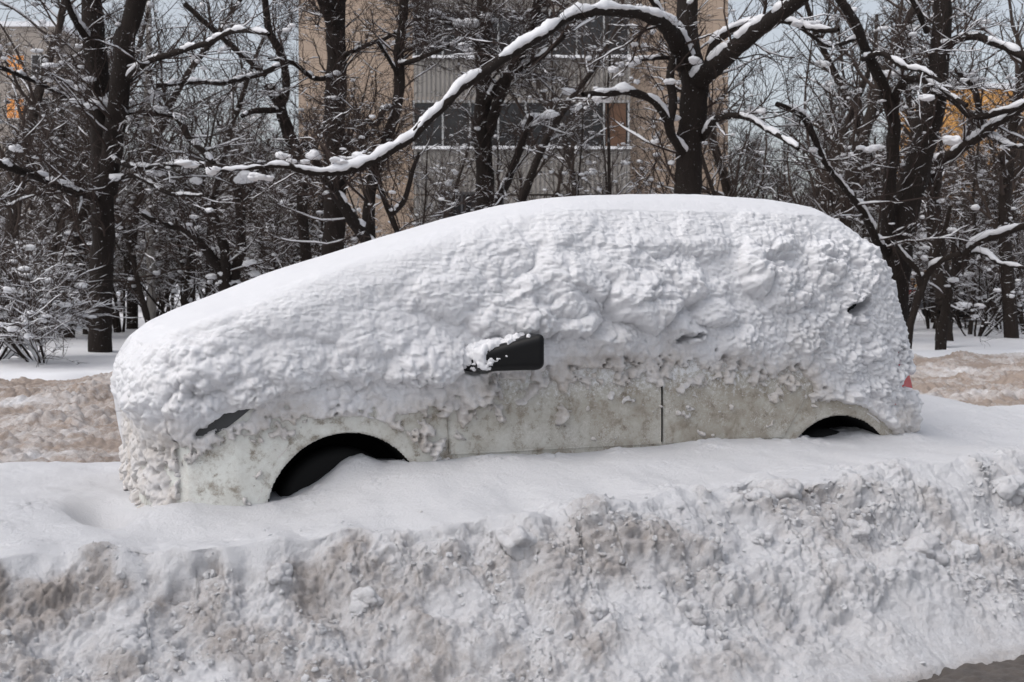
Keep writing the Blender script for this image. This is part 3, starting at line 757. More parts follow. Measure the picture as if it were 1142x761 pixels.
def snow_tubes(P, R, rng, a, b, bias, S=6, hmax=.14, smooth=2):
    M_, K = R.shape
    T = np.gradient(P, axis=1); T /= np.linalg.norm(T, axis=2, keepdims=True) + 1e-9
    hz = np.clip((1 - T[:, :, 2] ** 2 - .22) / .5, 0, 1)
    n = rng.normal(size=(M_, K))
    for _ in range(smooth): n = (n + np.roll(n, 1, 1) + np.roll(n, -1, 1)) / 2.2
    pres = np.clip(n * (.55 if bias < .9 else .38) + bias, 0, 1.4) * hz
    pres[:, 0] *= .6; pres[:, -1] = 0
    if K > 2: pres[:, -2] *= .7
    h = np.minimum((a + b * R) * pres, hmax)
    n1 = np.cross(T, [0, 0, 1.0]); n1 /= np.linalg.norm(n1, axis=2, keepdims=True) + 1e-9
    up = np.cross(n1, T)
    live = (h > .0035)
    w = np.where(live, R * np.clip(pres * 1.6, 0, 1.0) + .32 * h, 0)
    hh = np.where(live, h, 0); lo = np.where(live, R * .7 * np.clip(pres * 1.5, 0, 1), 0)
    ang = np.arange(S) * 2 * np.pi / S + .3
    c = P + up * (R * .55)[:, :, None]
    sn = np.sin(ang)[None, None, :]
    V = c[:, :, None] + n1[:, :, None] * (w[:, :, None] * np.cos(ang))[..., None] + up[:, :, None] * np.where(sn > 0, sn * hh[:, :, None], sn * lo[:, :, None])[..., None]
    i = np.arange(M_ * K * S).reshape(M_, K, S); j = np.roll(i, -1, 2)
    seg_ok = (live[:, :-1] | live[:, 1:])
    F = np.stack([i[:, :-1], j[:, :-1], j[:, 1:], i[:, 1:]], -1)[seg_ok].reshape(-1, 4)
    used, inv = np.unique(F, return_inverse=True)
    return V.reshape(-1, 3)[used], inv.reshape(-1, 4)
class Acc:
    def __init__(s): s.V = []; s.F = []; s.n = 0
    def add(s, V, F):
        if len(V) == 0 or len(F) == 0: return
        s.V.append(np.asarray(V, f4)); s.F.append(F + s.n); s.n += len(V)
    def data(s): return np.concatenate(s.V), np.concatenate(s.F)
    def mesh(s, name, mat, off=None):
        V = np.concatenate(s.V)
        if off is not None: V = V - np.asarray(off, f4)
        return mesh_np(name, V, np.concatenate(s.F), True, [mat])
def unit(d): return d / (np.linalg.norm(d, axis=-1, keepdims=True) + 1e-9)
def grow(st, di, ln, ra, K, wander, up, rng, tip=.35):
    M_ = len(st); P = np.empty((M_, K + 1, 3)); P[:, 0] = st; d = unit(di)
    for k in range(K):
        d = unit(d + rng.normal(size=(M_, 3)) * wander + np.array([0, 0, up])); P[:, k + 1] = P[:, k] + d * (ln / K)[:, None]
    R = ra[:, None] * np.linspace(1, tip, K + 1)[None]
    return P, R
def spawn(P, R, spacing, lmin, lmax, rng, ang=(35, 75), rr=.55, t0=.12, lenf=True, rmin=.002, updir=.15, rmax=9):
    """children along each branch: starts, directions, lengths, radii"""
    M_, K = R.shape
    L = np.linalg.norm(np.diff(P, axis=1), axis=2).sum(1)
    cnt = np.maximum(1, rng.poisson(np.maximum(L / spacing, .6)))
    own = np.repeat(np.arange(M_), cnt)
    t = t0 + (1 - t0) * rng.random(len(own)) ** .85
    g = t * (K - 1); i = np.minimum(g.astype(int), K - 2); f = (g - i)[:, None]
    st = P[own, i] * (1 - f) + P[own, i + 1] * f
    T = unit(P[own, i + 1] - P[own, i]); r = R[own, i] * (1 - f[:, 0]) + R[own, i + 1] * f[:, 0]
    rnd = rng.normal(size=(len(own), 3)); perp = unit(rnd - (rnd * T).sum(1, keepdims=True) * T)
    a = np.radians(rng.uniform(ang[0], ang[1], len(own)))[:, None]
    d = unit(T * np.cos(a) + perp * np.sin(a) + np.array([0, 0, updir]))
    ln = rng.uniform(lmin, lmax, len(own)) * (1.1 - .55 * t)
    ra = np.clip(np.minimum(r * rr, r * .9), rmin, rmax) * rng.uniform(.7, 1.1, len(own))
    return st, d, ln, np.maximum(ra, rmin)
def catmull(pts, step):
    p = np.asarray(pts, float); p = np.vstack([2 * p[0] - p[1], p, 2 * p[-1] - p[-2]])
    out = []
    for i in range(1, len(p) - 2):
        n = max(2, int(np.linalg.norm(p[i + 1, :3] - p[i, :3]) / step))
        t = np.linspace(0, 1, n, endpoint=False)[:, None]
        out.append(.5 * (2 * p[i] + (p[i + 1] - p[i - 1]) * t + (2 * p[i - 1] - 5 * p[i] + 4 * p[i + 1] - p[i + 2]) * t ** 2 + (3 * p[i] - p[i - 1] - 3 * p[i + 1] + p[i + 2]) * t ** 3))
    out.append(p[-2][None]); return np.vstack(out)
def blob(acc, c, r, rng, sx=1.3, sz=.7):
    V, F = BLOB; k = rng.integers(len(V))
    a = rng.random() * 6.28; R_ = np.array([[math.cos(a), -math.sin(a), 0], [math.sin(a), math.cos(a), 0], [0, 0, 1]])
    acc.add((V[k] * [r * sx, r, r * sz]) @ R_.T + c, F)
def blob_shapes():
    import bmesh
    bm = bmesh.new(); bmesh.ops.create_icosphere(bm, subdivisions=3, radius=1)
    V = np.array([q.co[:] for q in bm.verts], f4); F = np.array([[q.index for q in f.verts] for f in bm.faces]); bm.free()
    F = np.concatenate([F, F[:, 2:3]], 1)                               # triangles written as quads
    return [V * (1 + .5 * perlin(V, .8, 500 + 9 * k) + .2 * perlin(V, .35, 501 + 9 * k))[:, None] for k in range(6)], F
def fix_tri(F): return F
BLOB = blob_shapes()
def acc_mesh(acc, name, mat, off):
    V, F = acc.data(); V = V - np.asarray(off, f4)
    tri = F[:, 2] == F[:, 3]
    Fs = []
    if (~tri).any(): Fs.append(F[~tri])
    if tri.any(): Fs.append(F[tri][:, :3])
    return mesh_np(name, V, Fs, True, [mat])

def hero_tree(label, limbs, D_group=None, seed=1, bark='bark', snow=.55, l1=(.36, .7, 2.1), l2=(.17, .3, 1.0), l3=(.10, .16, .45), blobs=(), ang=(30, 75), group=None,
              name='bare_tree', droop=.02, first=.15, limb_snow=None, dens=1.0):
    """limbs: lists of (px, py, D, radius px); the first is the trunk"""
    rng = np.random.default_rng(seed)
    world = []
    for L in limbs:
        w = np.array([[*at(x, y, D), r / FPX * D] for x, y, D, r in L]); world.append(w)
    base = world[0][0, :3].copy()
    root = empty(name, base, label, 'tree', group)
    tw, sn = Acc(), Acc()
    allP, allR = [], []
    for i, w in enumerate(world):
        c = catmull(w, .10); Pc, Rc = c[:, :3], np.maximum(c[:, 3], .004)
        Pc = Pc + np.stack([perlin(Pc, .35, seed * 7 + q) for q in range(3)], 1) * np.minimum(Rc, .06)[:, None] * .55
        Vt, Ft = tubes(Pc[None], Rc[None], 14 if i == 0 else 10)
        Vt = Vt + (Vt - np.repeat(Pc, 14 if i == 0 else 10, 0)) * (.22 * perlin(Vt, (.12, .12, .4), seed + 3))[:, None]
        if i == 0: Vt[:14, 2] -= .25
        link('trunk' if i == 0 else 'limb', mesh_np('trunk' if i == 0 else 'limb', Vt - base, Ft, True, [M[bark]]), root)
        f = catmull(np.column_stack([Pc, Rc])[::2], .05)
        sl = snow if limb_snow is None else limb_snow
        if isinstance(sl, dict): sl = sl.get(i, snow)
        Vs, Fs = snow_tubes(f[None, :, :3], f[None, :, 3], rng, .020, .70, sl + .05, 9, .10, 2)
        sn.add(Vs + np.stack([perlin(Vs, .09, seed + q) for q in (5, 6, 7)], 1) * .034 + np.stack([perlin(Vs, .035, seed + q) for q in (8, 9, 10)], 1) * .015, Fs)
        k0 = 0 if i else int(len(Pc) * first)
        n = 8
        ix = np.linspace(k0, len(Pc) - 1, n).astype(int); allP.append(Pc[ix]); allR.append(Rc[ix])
    P, R = np.stack(allP), np.stack(allR)
    st, d, ln, ra = spawn(P, R, l1[0] / dens, l1[1], l1[2], rng, ang, .30, .05, rmin=.007, rmax=.022)
    P1, R1 = grow(st, d, ln, ra, 9, .15, droop, rng)
    tw.add(*tubes(P1, R1, 5)); sn.add(*snow_tubes(P1, R1, rng, .012, .9, snow - .22, 6, smooth=1))
    st, d, ln, ra = spawn(P1, R1, l2[0] / dens, l2[1], l2[2], rng, (30, 70), .6, .1, rmin=.0045)
    P2_, R2_ = grow(st, d, ln, ra, 6, .18, droop, rng)
    tw.add(*tubes(P2_, R2_, 4)); sn.add(*snow_tubes(P2_, R2_, rng, .009, .9, snow - .48, 5, smooth=0))
    st, d, ln, ra = spawn(P2_, R2_, l3[0] / dens, l3[1], l3[2], rng, (25, 65), .65, .15, rmin=.0034)
    P3_, R3_ = grow(st, d, ln, ra, 4, .25, droop, rng)
    tw.add(*tubes(P3_, R3_, 3)); sn.add(*snow_tubes(P3_, R3_, rng, .008, .9, snow - .75, 4, smooth=0))
    cand = np.concatenate([P.reshape(-1, 3), P1.reshape(-1, 3), P2_[:, ::2].reshape(-1, 3)])
    scr = np.stack([CX + cand[:, 0] / cand[:, 1] * FPX, HZ - (cand[:, 2] - EYE) / cand[:, 1] * FPX], 1)
    for (x, y, D, r) in blobs:                                            # cushions sit on the nearest branch of this tree
        q = cand[np.argmin(((scr - [x, y + r * .5]) ** 2).sum(1))]; r = r / FPX * q[1] * .85
        for _ in range(3):
            blob(sn, q + [rng.normal() * r * .6, rng.normal() * r * .3, r * rng.uniform(.1, .45)], r * rng.uniform(.5, .9), rng, rng.uniform(1.1, 1.7), rng.uniform(.5, .8))
    # clumps where twigs cross
    for k in rng.choice(len(P2_), min(len(P2_), int(110 * snow)), replace=False):
        if R2_[k, 0] > 0: blob(sn, P2_[k, 1] + [0, 0, .012], .014 + .05 * rng.random() ** 2.5, rng, rng.uniform(1, 2), rng.uniform(.45, .8))
    link('crown', acc_mesh(tw, 'crown', M['twig'], base), root)
    link('snow_clumps', acc_mesh(sn, 'snow_clumps', M['treesnow'], base), root)
    return root

DT1, DT2, DT3, DT4, DT5 = 20, 19, 22, 18, 19.5
hero_tree('tall straight dark tree beyond the bonnet end, a heavy second stem forking off',
    [[(112, 392, 20, 14), (112, 360, 20, 13), (113, 300, 20, 12.5), (115, 240, 20, 12.5), (114, 180, 20, 12.5), (112, 120, 20, 12.5), (106, 60, 20, 12), (102, 0, 20, 11.5), (100, -60, 20, 11)],
     [(119, 215, 20, 11), (126, 160, 19.8, 11), (132, 110, 19.6, 11.5), (138, 60, 19.4, 11.5), (150, 10, 19.2, 11), (160, -40, 19, 10)],
     [(112, 222, 20, 6), (80, 212, 19.2, 5.5), (45, 198, 18.5, 5), (10, 186, 17.8, 4.5), (-40, 172, 17, 3.5)],
     [(100, 48, 20, 5), (88, 30, 19.6, 4), (76, 5, 19.2, 3.5), (70, -30, 19, 3)],
     [(136, 100, 19.6, 4), (158, 72, 19.2, 4), (190, 60, 18.8, 3.6), (232, 48, 18.4, 3.2), (262, 34, 18, 3), (300, 38, 17.6, 2.4)],
     [(75, 108, 20.6, 2), (40, 92, 20, 2.5), (2, 76, 19, 2.6), (-30, 68, 18.6, 2.6)],
     [(112, 170, 20, 3), (150, 186, 19.4, 3.2), (200, 184, 19, 3), (255, 186, 18.5, 2.5)],
     [(122, 130, 20, 4), (190, 128, 19.6, 3.8), (215, 160, 19.4, 3.6), (240, 183, 19.2, 3.2)],
     [(120, 205, 20, 3), (150, 196, 19.5, 2.6), (190, 216, 19, 2.2), (232, 218, 18.6, 1.8)]],
    seed=11, blobs=[(112, 112, 19.6, 13), (98, 116, 19.5, 8), (122, 103, 19.6, 8), (80, 112, 19.4, 6), (128, 96, 19.4, 5), (165, 108, 19.2, 8), (178, 116, 19.2, 8), (166, 126, 19.2, 8),
                    (134, 192, 19.4, 9), (216, 200, 19, 9), (176, 190, 19, 8), (262, 194, 18.6, 13), (275, 191, 18.6, 11), (90, 92, 19, 7), (78, 90, 19, 6)], snow=.55, limb_snow=.5, dens=1.15)
hero_tree('dark straight-stemmed tree seen against the pale facade near its corner',
    [[(372, 306, 21, 13), (372, 270, 21, 12.5), (374, 220, 21, 12.5), (373, 160, 21, 12), (374, 110, 21, 12), (376, 60, 21, 11), (374, 20, 21, 10), (380, -40, 21, 9)],
     [(374, 38, 21, 8), (366, 10, 20.7, 8), (352, -20, 20.4, 8)],
     [(374, 84, 21, 3.2), (352, 88, 20.4, 3), (325, 70, 20, 2.4), (300, 66, 19.6, 2)],
     [(376, 66, 21, 3), (405, 52, 20.6, 2.6), (432, 42, 20.2, 2), (470, 20, 20, 1.6)],
     [(378, 170, 21, 4), (388, 155, 20.5, 4), (390, 150, 20.4, 2)]],
    seed=12, snow=.35, limb_snow=.25, dens=1.5, l1=(.36, .7, 2.2))
hero_tree('slender crooked tree beside the straight stem, leaning over a snowy diagonal branch',
    [[(414, 300, 20, 8), (411, 275, 20, 7.5), (411, 240, 20, 7), (416, 200, 20, 6.5), (428, 165, 20, 6), (440, 130, 20, 6), (446, 90, 20, 6), (444, 60, 20, 5.5), (450, 20, 20, 5), (450, -30, 20, 4)],
     [(418, 283, 20, 7), (400, 255, 19.6, 7), (384, 232, 19.2, 6), (368, 208, 18.8, 5), (355, 185, 18.4, 4), (340, 160, 18, 3.5)],
     [(452, 292, 20, 3), (445, 262, 20, 3), (436, 240, 20, 3.5), (424, 210, 20, 3), (420, 190, 20, 2.4)],
     [(436, 240, 20, 3), (452, 222, 19.7, 3), (460, 190, 19.5, 2.5), (468, 170, 19.4, 2)],
     [(443, 72, 20, 3), (470, 65, 19.6, 2.6), (500, 52, 19.2, 2)],
     [(446, 88, 20, 2.5), (430, 60, 19.7, 2.2), (420, 45, 19.4, 2)],
     [(444, 120, 20, 2.5), (428, 122, 19.8, 3), (420, 140, 19.6, 3), (410, 134, 19.6, 2)]],
    seed=13, snow=.45, limb_snow=.45, blobs=[(441, 232, 20, 5), (421, 284, 20, 5), (414, 130, 19.6, 4)], dens=1.5)
hero_tree('upright dark tree before the glazed balconies of the beige block',
    [[(542, 262, 23, 11), (541, 220, 23, 10.5), (540, 180, 23, 10), (538, 140, 23, 10), (540, 100, 23, 9.5), (538, 50, 23, 9), (540, 0, 23, 8), (542, -40, 23, 7)],
     [(548, 240, 23, 5), (565, 205, 22.5, 4.5), (580, 165, 22, 4), (592, 130, 21.6, 3)],
     [(545, 150, 23, 6), (560, 100, 22.4, 6), (585, 50, 22, 5.5), (600, 0, 21.6, 5), (605, -30, 21.4, 4)],
     [(540, 120, 23, 4), (562, 88, 22.4, 4), (600, 66, 22, 3.4), (630, 40, 21.7, 3)],
     [(538, 50, 23, 4), (510, 30, 22.4, 3.6), (485, 18, 22, 3), (460, 24, 21.6, 2)]],
    seed=14, snow=.6, limb_snow=.5, dens=1.7, blobs=[(525, 24, 22, 9), (535, 22, 22, 7), (510, 45, 22, 7), (520, 55, 22, 7), (600, 130, 21.5, 14), (585, 135, 21.5, 9), (612, 126, 21.5, 9), (530, 38, 22, 6), (550, 20, 22, 8),
                                                    (450, 20, 21.5, 6), (495, 48, 22, 5), (630, 106, 21.6, 7), (640, 112, 21.6, 6)])
hero_tree('stout dark tree forking above the car roof, one long snow-laden limb arching down',
    [[(764, 330, 18, 18), (766, 280, 18, 16.5), (767, 230, 18, 15.5), (768, 180, 18, 15), (771, 140, 18, 14.8), (774, 105, 18, 15), (773, 80, 18, 13.5), (768, 50, 18, 11.5), (767, 20, 18, 12), (768, -40, 18, 11)],
     [(776, 98, 18, 11.5), (788, 82, 17.7, 11.2), (808, 64, 17.2, 10.8), (830, 46, 16.8, 10), (850, 30, 16.4, 9.5), (872, 14, 16.0, 9), (895, -4, 15.6, 8.5), (925, -30, 15.2, 8)],
     [(766, 72, 18, 11), (755, 48, 17.6, 10.5), (745, 32, 17.2, 9), (728, 20, 16.8, 7.4), (700, 13, 16.4, 6.6), (668, 12, 16.0, 6.2), (636, 18, 15.7, 6), (606, 37, 15.4, 5.9), (575, 57, 15.2, 5.8),
      (545, 77, 15, 5.8), (515, 98, 14.9, 5.7), (490, 122, 14.8, 5.6), (468, 144, 14.7, 5.5), (440, 165, 14.6, 5.4), (412, 180, 14.5, 5.6), (385, 190, 14.4, 5.2), (358, 193, 14.3, 4.6), (335, 189, 14.2, 3.6), (312, 185, 14.1, 2.8), (270, 188, 14, 2.0), (235, 192, 13.9, 1.3)],
     [(768, 178, 18, 5.5), (758, 166, 17.8, 5.2), (748, 148, 17.6, 4.6), (740, 125, 17.4, 4.4), (724, 110, 17.2, 4), (700, 102, 17, 5), (672, 104, 16.8, 4), (650, 106, 16.6, 3)],
     [(746, 140, 17.6, 5), (750, 110, 17.6, 5), (748, 85, 17.6, 5), (752, 60, 17.7, 4)],
     [(784, 155, 18, 4), (800, 133, 17.4, 4), (828, 130, 17, 3.6), (862, 148, 16.6, 3), (890, 166, 16.2, 2.4)],
     [(786, 84, 17.7, 5), (800, 44, 17.4, 5), (836, 28, 17, 4.5), (868, 22, 16.6, 3.8), (915, 34, 16.2, 3), (935, 33, 16, 2.4)],
     [(770, 60, 18, 4), (756, 30, 17.8, 4), (735, 12, 17.6, 3), (720, -10, 17.4, 3)],
     [(700, 68, 17.4, 2), (740, 64, 17.7, 2.4), (752, 68, 17.8, 2.6)]],
    seed=15, snow=.55, limb_snow={0: .0, 1: .6, 2: .95, 3: .7, 4: .8, 5: .45, 6: .9, 7: .5}, dens=1.0, l1=(.40, .6, 1.7),
    blobs=[(778, 66, 17.7, 9), (749, 110, 17.5, 9), (748, 130, 17.5, 9), (746, 90, 17.5, 8), (768, 120, 17.8, 7), (700, 70, 17, 8), (683, 76, 16.9, 8), (690, 100, 16.9, 9), (665, 104, 16.8, 9), (890, 22, 16.3, 10), (905, 26, 16.2, 9), (760, 158, 17.6, 7),
           (432, 164, 14.5, 9), (350, 178, 14.2, 9), (335, 176, 14.2, 7), (386, 176, 14.3, 10), (400, 172, 14.4, 9), (318, 180, 14.1, 7), (302, 176, 14.1, 6), (310, 171, 14.1, 6), (268, 196, 14, 11), (280, 192, 14, 9), (255, 192, 14, 8), (215, 200, 13.9, 9)])
hero_tree('big dark leaning tree behind the car rear, two stems meeting in a low narrow fork',
    [[(994, 345, 19.5, 17), (998, 310, 19.5, 16), (1004, 262, 19.5, 15.5), (1018, 206, 19.5, 14.5), (1034, 152, 19.5, 12.5), (1044, 110, 19.5, 11.5), (1048, 70, 19.5, 11), (1051, 20, 19.5, 10), (1052, -40, 19.5, 9)],
     [(996, 310, 19.5, 8), (990, 262, 19.4, 7.5), (993, 200, 19.2, 7), (997, 140, 19, 7), (988, 104, 18.8, 6.5), (968, 62, 18.6, 6), (955, 30, 18.4, 5.5), (932, -10, 18.2, 5)],
     [(992, 285, 19.5, 6), (978, 268, 19, 5), (962, 236, 18.6, 4), (950, 220, 18.4, 3.5), (920, 180, 18, 3), (896, 130, 17.6, 4), (866, 116, 17.4, 3)],
     [(1046, 55, 19.5, 5), (1078, 42, 19, 5), (1110, 48, 18.6, 4.6), (1150, 66, 18.2, 4)],
     [(1040, 100, 19.5, 4), (1060, 110, 19, 4), (1086, 130, 18.6, 4), (1120, 124, 18.2, 4), (1150, 112, 18, 4)],
     [(998, 125, 19, 5), (1002, 100, 18.7, 5), (1018, 88, 18.4, 4.5), (1036, 92, 18.2, 3.5), (1064, 110, 18, 3), (1078, 118, 17.8, 2.5)],
     [(962, 66, 18.6, 3.2), (985, 60, 18.2, 3), (1005, 74, 18, 2.8), (1030, 80, 17.8, 2.4), (1052, 92, 17.6, 2)],
     [(1034, 36, 19.5, 3.4), (1020, 5, 19.2, 3.2), (1005, -20, 19, 3)],
     [(960, 40, 18.6, 2.4), (930, 52, 18.2, 2.2), (908, 42, 18, 2), (890, 30, 17.8, 1.6)]],
    seed=16, snow=.7, limb_snow={0: .0, 1: .25}, dens=1.15,
    blobs=[(965, 56, 18.4, 7), (985, 78, 18, 9), (1000, 80, 18, 8), (1030, 108, 18, 7), (966, 165, 17.8, 8), (975, 165, 17.8, 7), (1070, 150, 18, 9), (1062, 156, 18, 8), (920, 68, 18, 7), (1020, 56, 18, 6)])
hero_tree('short stubby dark stem behind the leaning tree, with an arching snow-topped limb reaching out',
    [[(1052, 365, 22, 10.5), (1052, 330, 22, 10), (1046, 280, 22, 10), (1041, 240, 22, 9), (1040, 214, 22, 8), (1048, 180, 21.7, 7), (1062, 172, 21.4, 6), (1092, 152, 21, 5.5), (1120, 132, 20.6, 5), (1150, 112, 20.2, 4.5)],
     [(1041, 225, 22, 4), (1032, 190, 21.7, 3.5), (1020, 165, 21.4, 3)],
     [(1094, 152, 21, 4), (1092, 120, 20.8, 3.6), (1084, 95, 20.6, 3.2), (1065, 78, 20.4, 2.6)],
     [(1100, 150, 21, 3), (1125, 162, 20.6, 2.6), (1150, 164, 20.2, 2.4)]],
    seed=17, snow=.7, limb_snow=.75, dens=1.1, bark='bark2')
hero_tree('thin leaning sapling on the clean snow by the street, a snow-capped limb bending over sideways',
    [[(1048, 391, 20, 6), (1054, 355, 20, 5.5), (1060, 316, 20, 5), (1077, 286, 20, 5), (1092, 270, 19.8, 4.8), (1112, 261, 19.6, 4.6), (1150, 251, 19.2, 4)],
     [(1058, 330, 20, 3.4), (1064, 300, 20, 3), (1062, 262, 20, 2.6)],
     [(1080, 282, 20, 3.2), (1098, 282, 19.7, 3), (1114, 293, 19.4, 2.6), (1150, 300, 19, 2)],
     [(1058, 340, 20, 1.2), (1070, 346, 19.8, 1), (1092, 342, 19.6, .8)]],
    seed=18, snow=.75, limb_snow=.9, dens=.8, l1=(.5, .3, 1.0), bark='bark2')
hero_tree('forked sapling right behind the rear of the car, one stem bent low',
    [[(1013, 370, 19, 4), (1020, 345, 19, 4), (1028, 322, 19, 4.5), (1036, 304, 19, 4), (1050, 290, 18.8, 3.6), (1072, 282, 18.6, 3)],
     [(1027, 322, 19, 3.5), (1022, 300, 18.9, 3.2), (1010, 288, 18.8, 2.8), (996, 270, 18.6, 2)],
     [(1040, 300, 19, 3), (1052, 262, 18.8, 2.5), (1060, 230, 18.6, 2)]],
    seed=19, snow=.75, limb_snow=.8, dens=.8, l1=(.5, .3, 1.0), blobs=[(1027, 305, 18.9, 5)], bark='bark2')
hero_tree('low spreading tree behind the bonnet, snow packed in its three-way fork',
    [[(252, 345, 24, 9), (252, 325, 24, 8.5), (248, 305, 24, 7), (236, 288, 23.8, 5.5), (224, 272, 23.6, 4.6), (208, 258, 23.3, 4), (190, 252, 23, 3.4), (168, 244, 22.6, 3), (150, 232, 22.4, 2)],
     [(252, 318, 24, 5), (252, 290, 23.8, 5.5), (248, 268, 23.6, 5), (240, 245, 23.4, 4.4), (238, 220, 23.2, 3)],
     [(262, 330, 24, 6), (262, 305, 24, 5.5), (268, 282, 23.8, 5.5), (268, 255, 23.6, 5.5), (268, 228, 23.4, 5.5), (266, 214, 23.2, 5), (275, 200, 23, 3), (300, 185, 22.6, 2.4)],
     [(268, 228, 23.4, 2.8), (284, 206, 23, 2.6), (298, 190, 22.6, 2)]],
    seed=20, snow=.55, limb_snow=.45, dens=1.2, blobs=[(244, 303, 24, 8), (252, 308, 24, 7), (238, 296, 23.8, 7), (238, 325, 23.6, 9), (234, 340, 23.6, 8), (280, 315, 24, 8), (275, 290, 24, 7)])
hero_tree('slim crooked tree with an s-shaped stem next to the corner of the beige block',
    [[(345, 330, 24, 6), (338, 250, 24, 6), (335, 185, 24, 7), (322, 150, 23.6, 7), (312, 118, 23.3, 6.5), (300, 96, 23, 6)],
     [(310, 122, 23.3, 5), (318, 108, 23.2, 5), (319, 85, 23, 4.5), (312, 60, 22.8, 4.5), (300, 35, 22.6, 4), (297, 10, 22.4, 4), (290, -20, 22.2, 3)],
     [(312, 122, 23.3, 4), (285, 124, 23, 3.2), (270, 130, 22.8, 2.4)],
     [(316, 72, 23, 3.4), (290, 82, 22.6, 3.2), (250, 92, 22.2, 3), (212, 92, 22, 2.8), (175, 96, 21.6, 2.6)],
     [(297, 84, 22.8, 3.2), (265, 58, 22.5, 3), (235, 30, 22.2, 3), (205, 4, 22, 2.8)]],
    seed=21, snow=.5, limb_snow=.55, dens=1.15, blobs=[(303, 100, 23, 8), (312, 114, 23.2, 6)])
hero_tree('pale-barked birch among the dark stems behind the bonnet',
    [[(168, 372, 27, 5), (169, 330, 27, 4.5), (168, 290, 27, 4.5), (166, 240, 27, 4.2), (168, 190, 27, 4), (164, 120, 27, 3.5), (166, 40, 27, 3), (165, -20, 27, 2.5)]],
    seed=22, bark='birch', snow=.5, dens=1.1, l1=(.4, .6, 1.8))
log('hero trees')

# thicket: several kinds of small bare tree, each built once, then copied
def thicket_tree(label, seed, height, stems, spread, snow, cat='tree', name='small_tree', group='small bare trees in the thicket', l1=.36, l2=.17, l3=.10, rt=.05, mat='twig2', bark='bark2', thick=1.0):
    rng = np.random.default_rng(seed)
    root = empty(name, (0, 0, 0), label, cat, group)
    a = rng.random(stems) * 6.28
    d0 = np.stack([np.cos(a) * spread, np.sin(a) * spread, np.ones(stems)], 1)
    st = np.stack([np.cos(a), np.sin(a), 0 * a], 1) * .10 * (stems > 1); st[:, 2] = -.15
    P0, R0 = grow(st, d0, height * rng.uniform(.75, 1.05, stems), rt * rng.uniform(.6, 1.1, stems), 10, .10, .05, rng, .3)
    tr, tw, sn = Acc(), Acc(), Acc()
    tr.add(*tubes(P0, R0, 7)); sn.add(*snow_tubes(P0, R0, rng, .03, 1, snow, 6))
    s1 = spawn(P0, R0, l1, height * .14, height * .38, rng, (30, 75), .42, .12, rmin=.007 * thick)
    P1, R1 = grow(*s1, 8, .15, .03, rng); tw.add(*tubes(P1, R1, 5)); sn.add(*snow_tubes(P1, R1, rng, .013, .9, snow - .22, 6, smooth=2))
    s2 = spawn(P1, R1, l2, .3, 1.0, rng, (30, 70), .6, .1, rmin=.0055 * thick)
    P2_, R2_ = grow(*s2, 5, .18, .01, rng); tw.add(*tubes(P2_, R2_, 4)); sn.add(*snow_tubes(P2_, R2_, rng, .010, .9, snow - .45, 5, smooth=1))
    s3 = spawn(P2_, R2_, l3, .12, .42, rng, (25, 65), .7, .15, rmin=.0042 * thick)
    P3_, R3_ = grow(*s3, 3, .25, 0, rng); tw.add(*tubes(P3_, R3_, 3)); sn.add(*snow_tubes(P3_, R3_, rng, .009, .9, snow - .80, 4, smooth=0))
    for k in rng.choice(len(P2_), min(len(P2_), int(55 * snow)), replace=False): blob(sn, P2_[k, 2] + [0, 0, .015], rng.uniform(.02, .065), rng, rng.uniform(1, 1.8), rng.uniform(.5, .8))
    if stems == 1:
        link('trunk', acc_mesh(tr, 'trunk', M[bark], (0, 0, 0)), root)
    else: link('stems', acc_mesh(tr, 'stems', M[bark], (0, 0, 0)), root)
    link('crown', acc_mesh(tw, 'crown', M[mat], (0, 0, 0)), root)
    link('snow_clumps', acc_mesh(sn, 'snow_clumps', M['treesnow'], (0, 0, 0)), root)
    return root
def dup(root, loc, rz, s):
    r = root.copy(); COL.objects.link(r); r.location = [float(q) for q in loc]; r.rotation_euler = (0, 0, rz); r.scale = (s, s, s)
    for ch in list(root.children):
        c = ch.copy(); COL.objects.link(c); c.parent = r
    return r
LS = 'small bare tree in the dense thicket beyond the street, snow caught along its twigs'
LB = 'low many-stemmed bush in the thicket beyond the street, bowed under clumps of snow'
kinds = [thicket_tree(LS, 31, 8.5, 1, .1, .50, rt=.11), thicket_tree(LS, 32, 7.0, 1, .2, .55, rt=.085), thicket_tree(LS, 33, 9.5, 1, .1, .45, rt=.13),
         thicket_tree(LS, 34, 6.0, 1, .3, .6, rt=.07)]
bushes = [thicket_tree(LB, 41, 3.2, 6, .55, .75, 'bush', 'snowy_bush', 'snowy bushes in the thicket', .26, .17, .13, .030),
          thicket_tree(LB, 42, 2.4, 8, .8, .8, 'bush', 'snowy_bush', 'snowy bushes in the thicket', .24, .16, .13, .026),
          thicket_tree(LB, 43, 4.4, 5, .4, .65, 'bush', 'snowy_bush', 'snowy bushes in the thicket', .30, .18, .14, .036)]
used = set()
rng = np.random.default_rng(77)
def place(kind, px, D, s=1.0):
    x = (px - CX) / FPX * D; loc = (x, D, .42 if D < 30 else .5)
    rz = rng.random() * 6.28
    if kind not in used:
        used.add(kind); kind.location = loc; kind.rotation_euler = (0, 0, rz); kind.scale = (s, s, s); return kind
    return dup(kind, loc, rz, s)
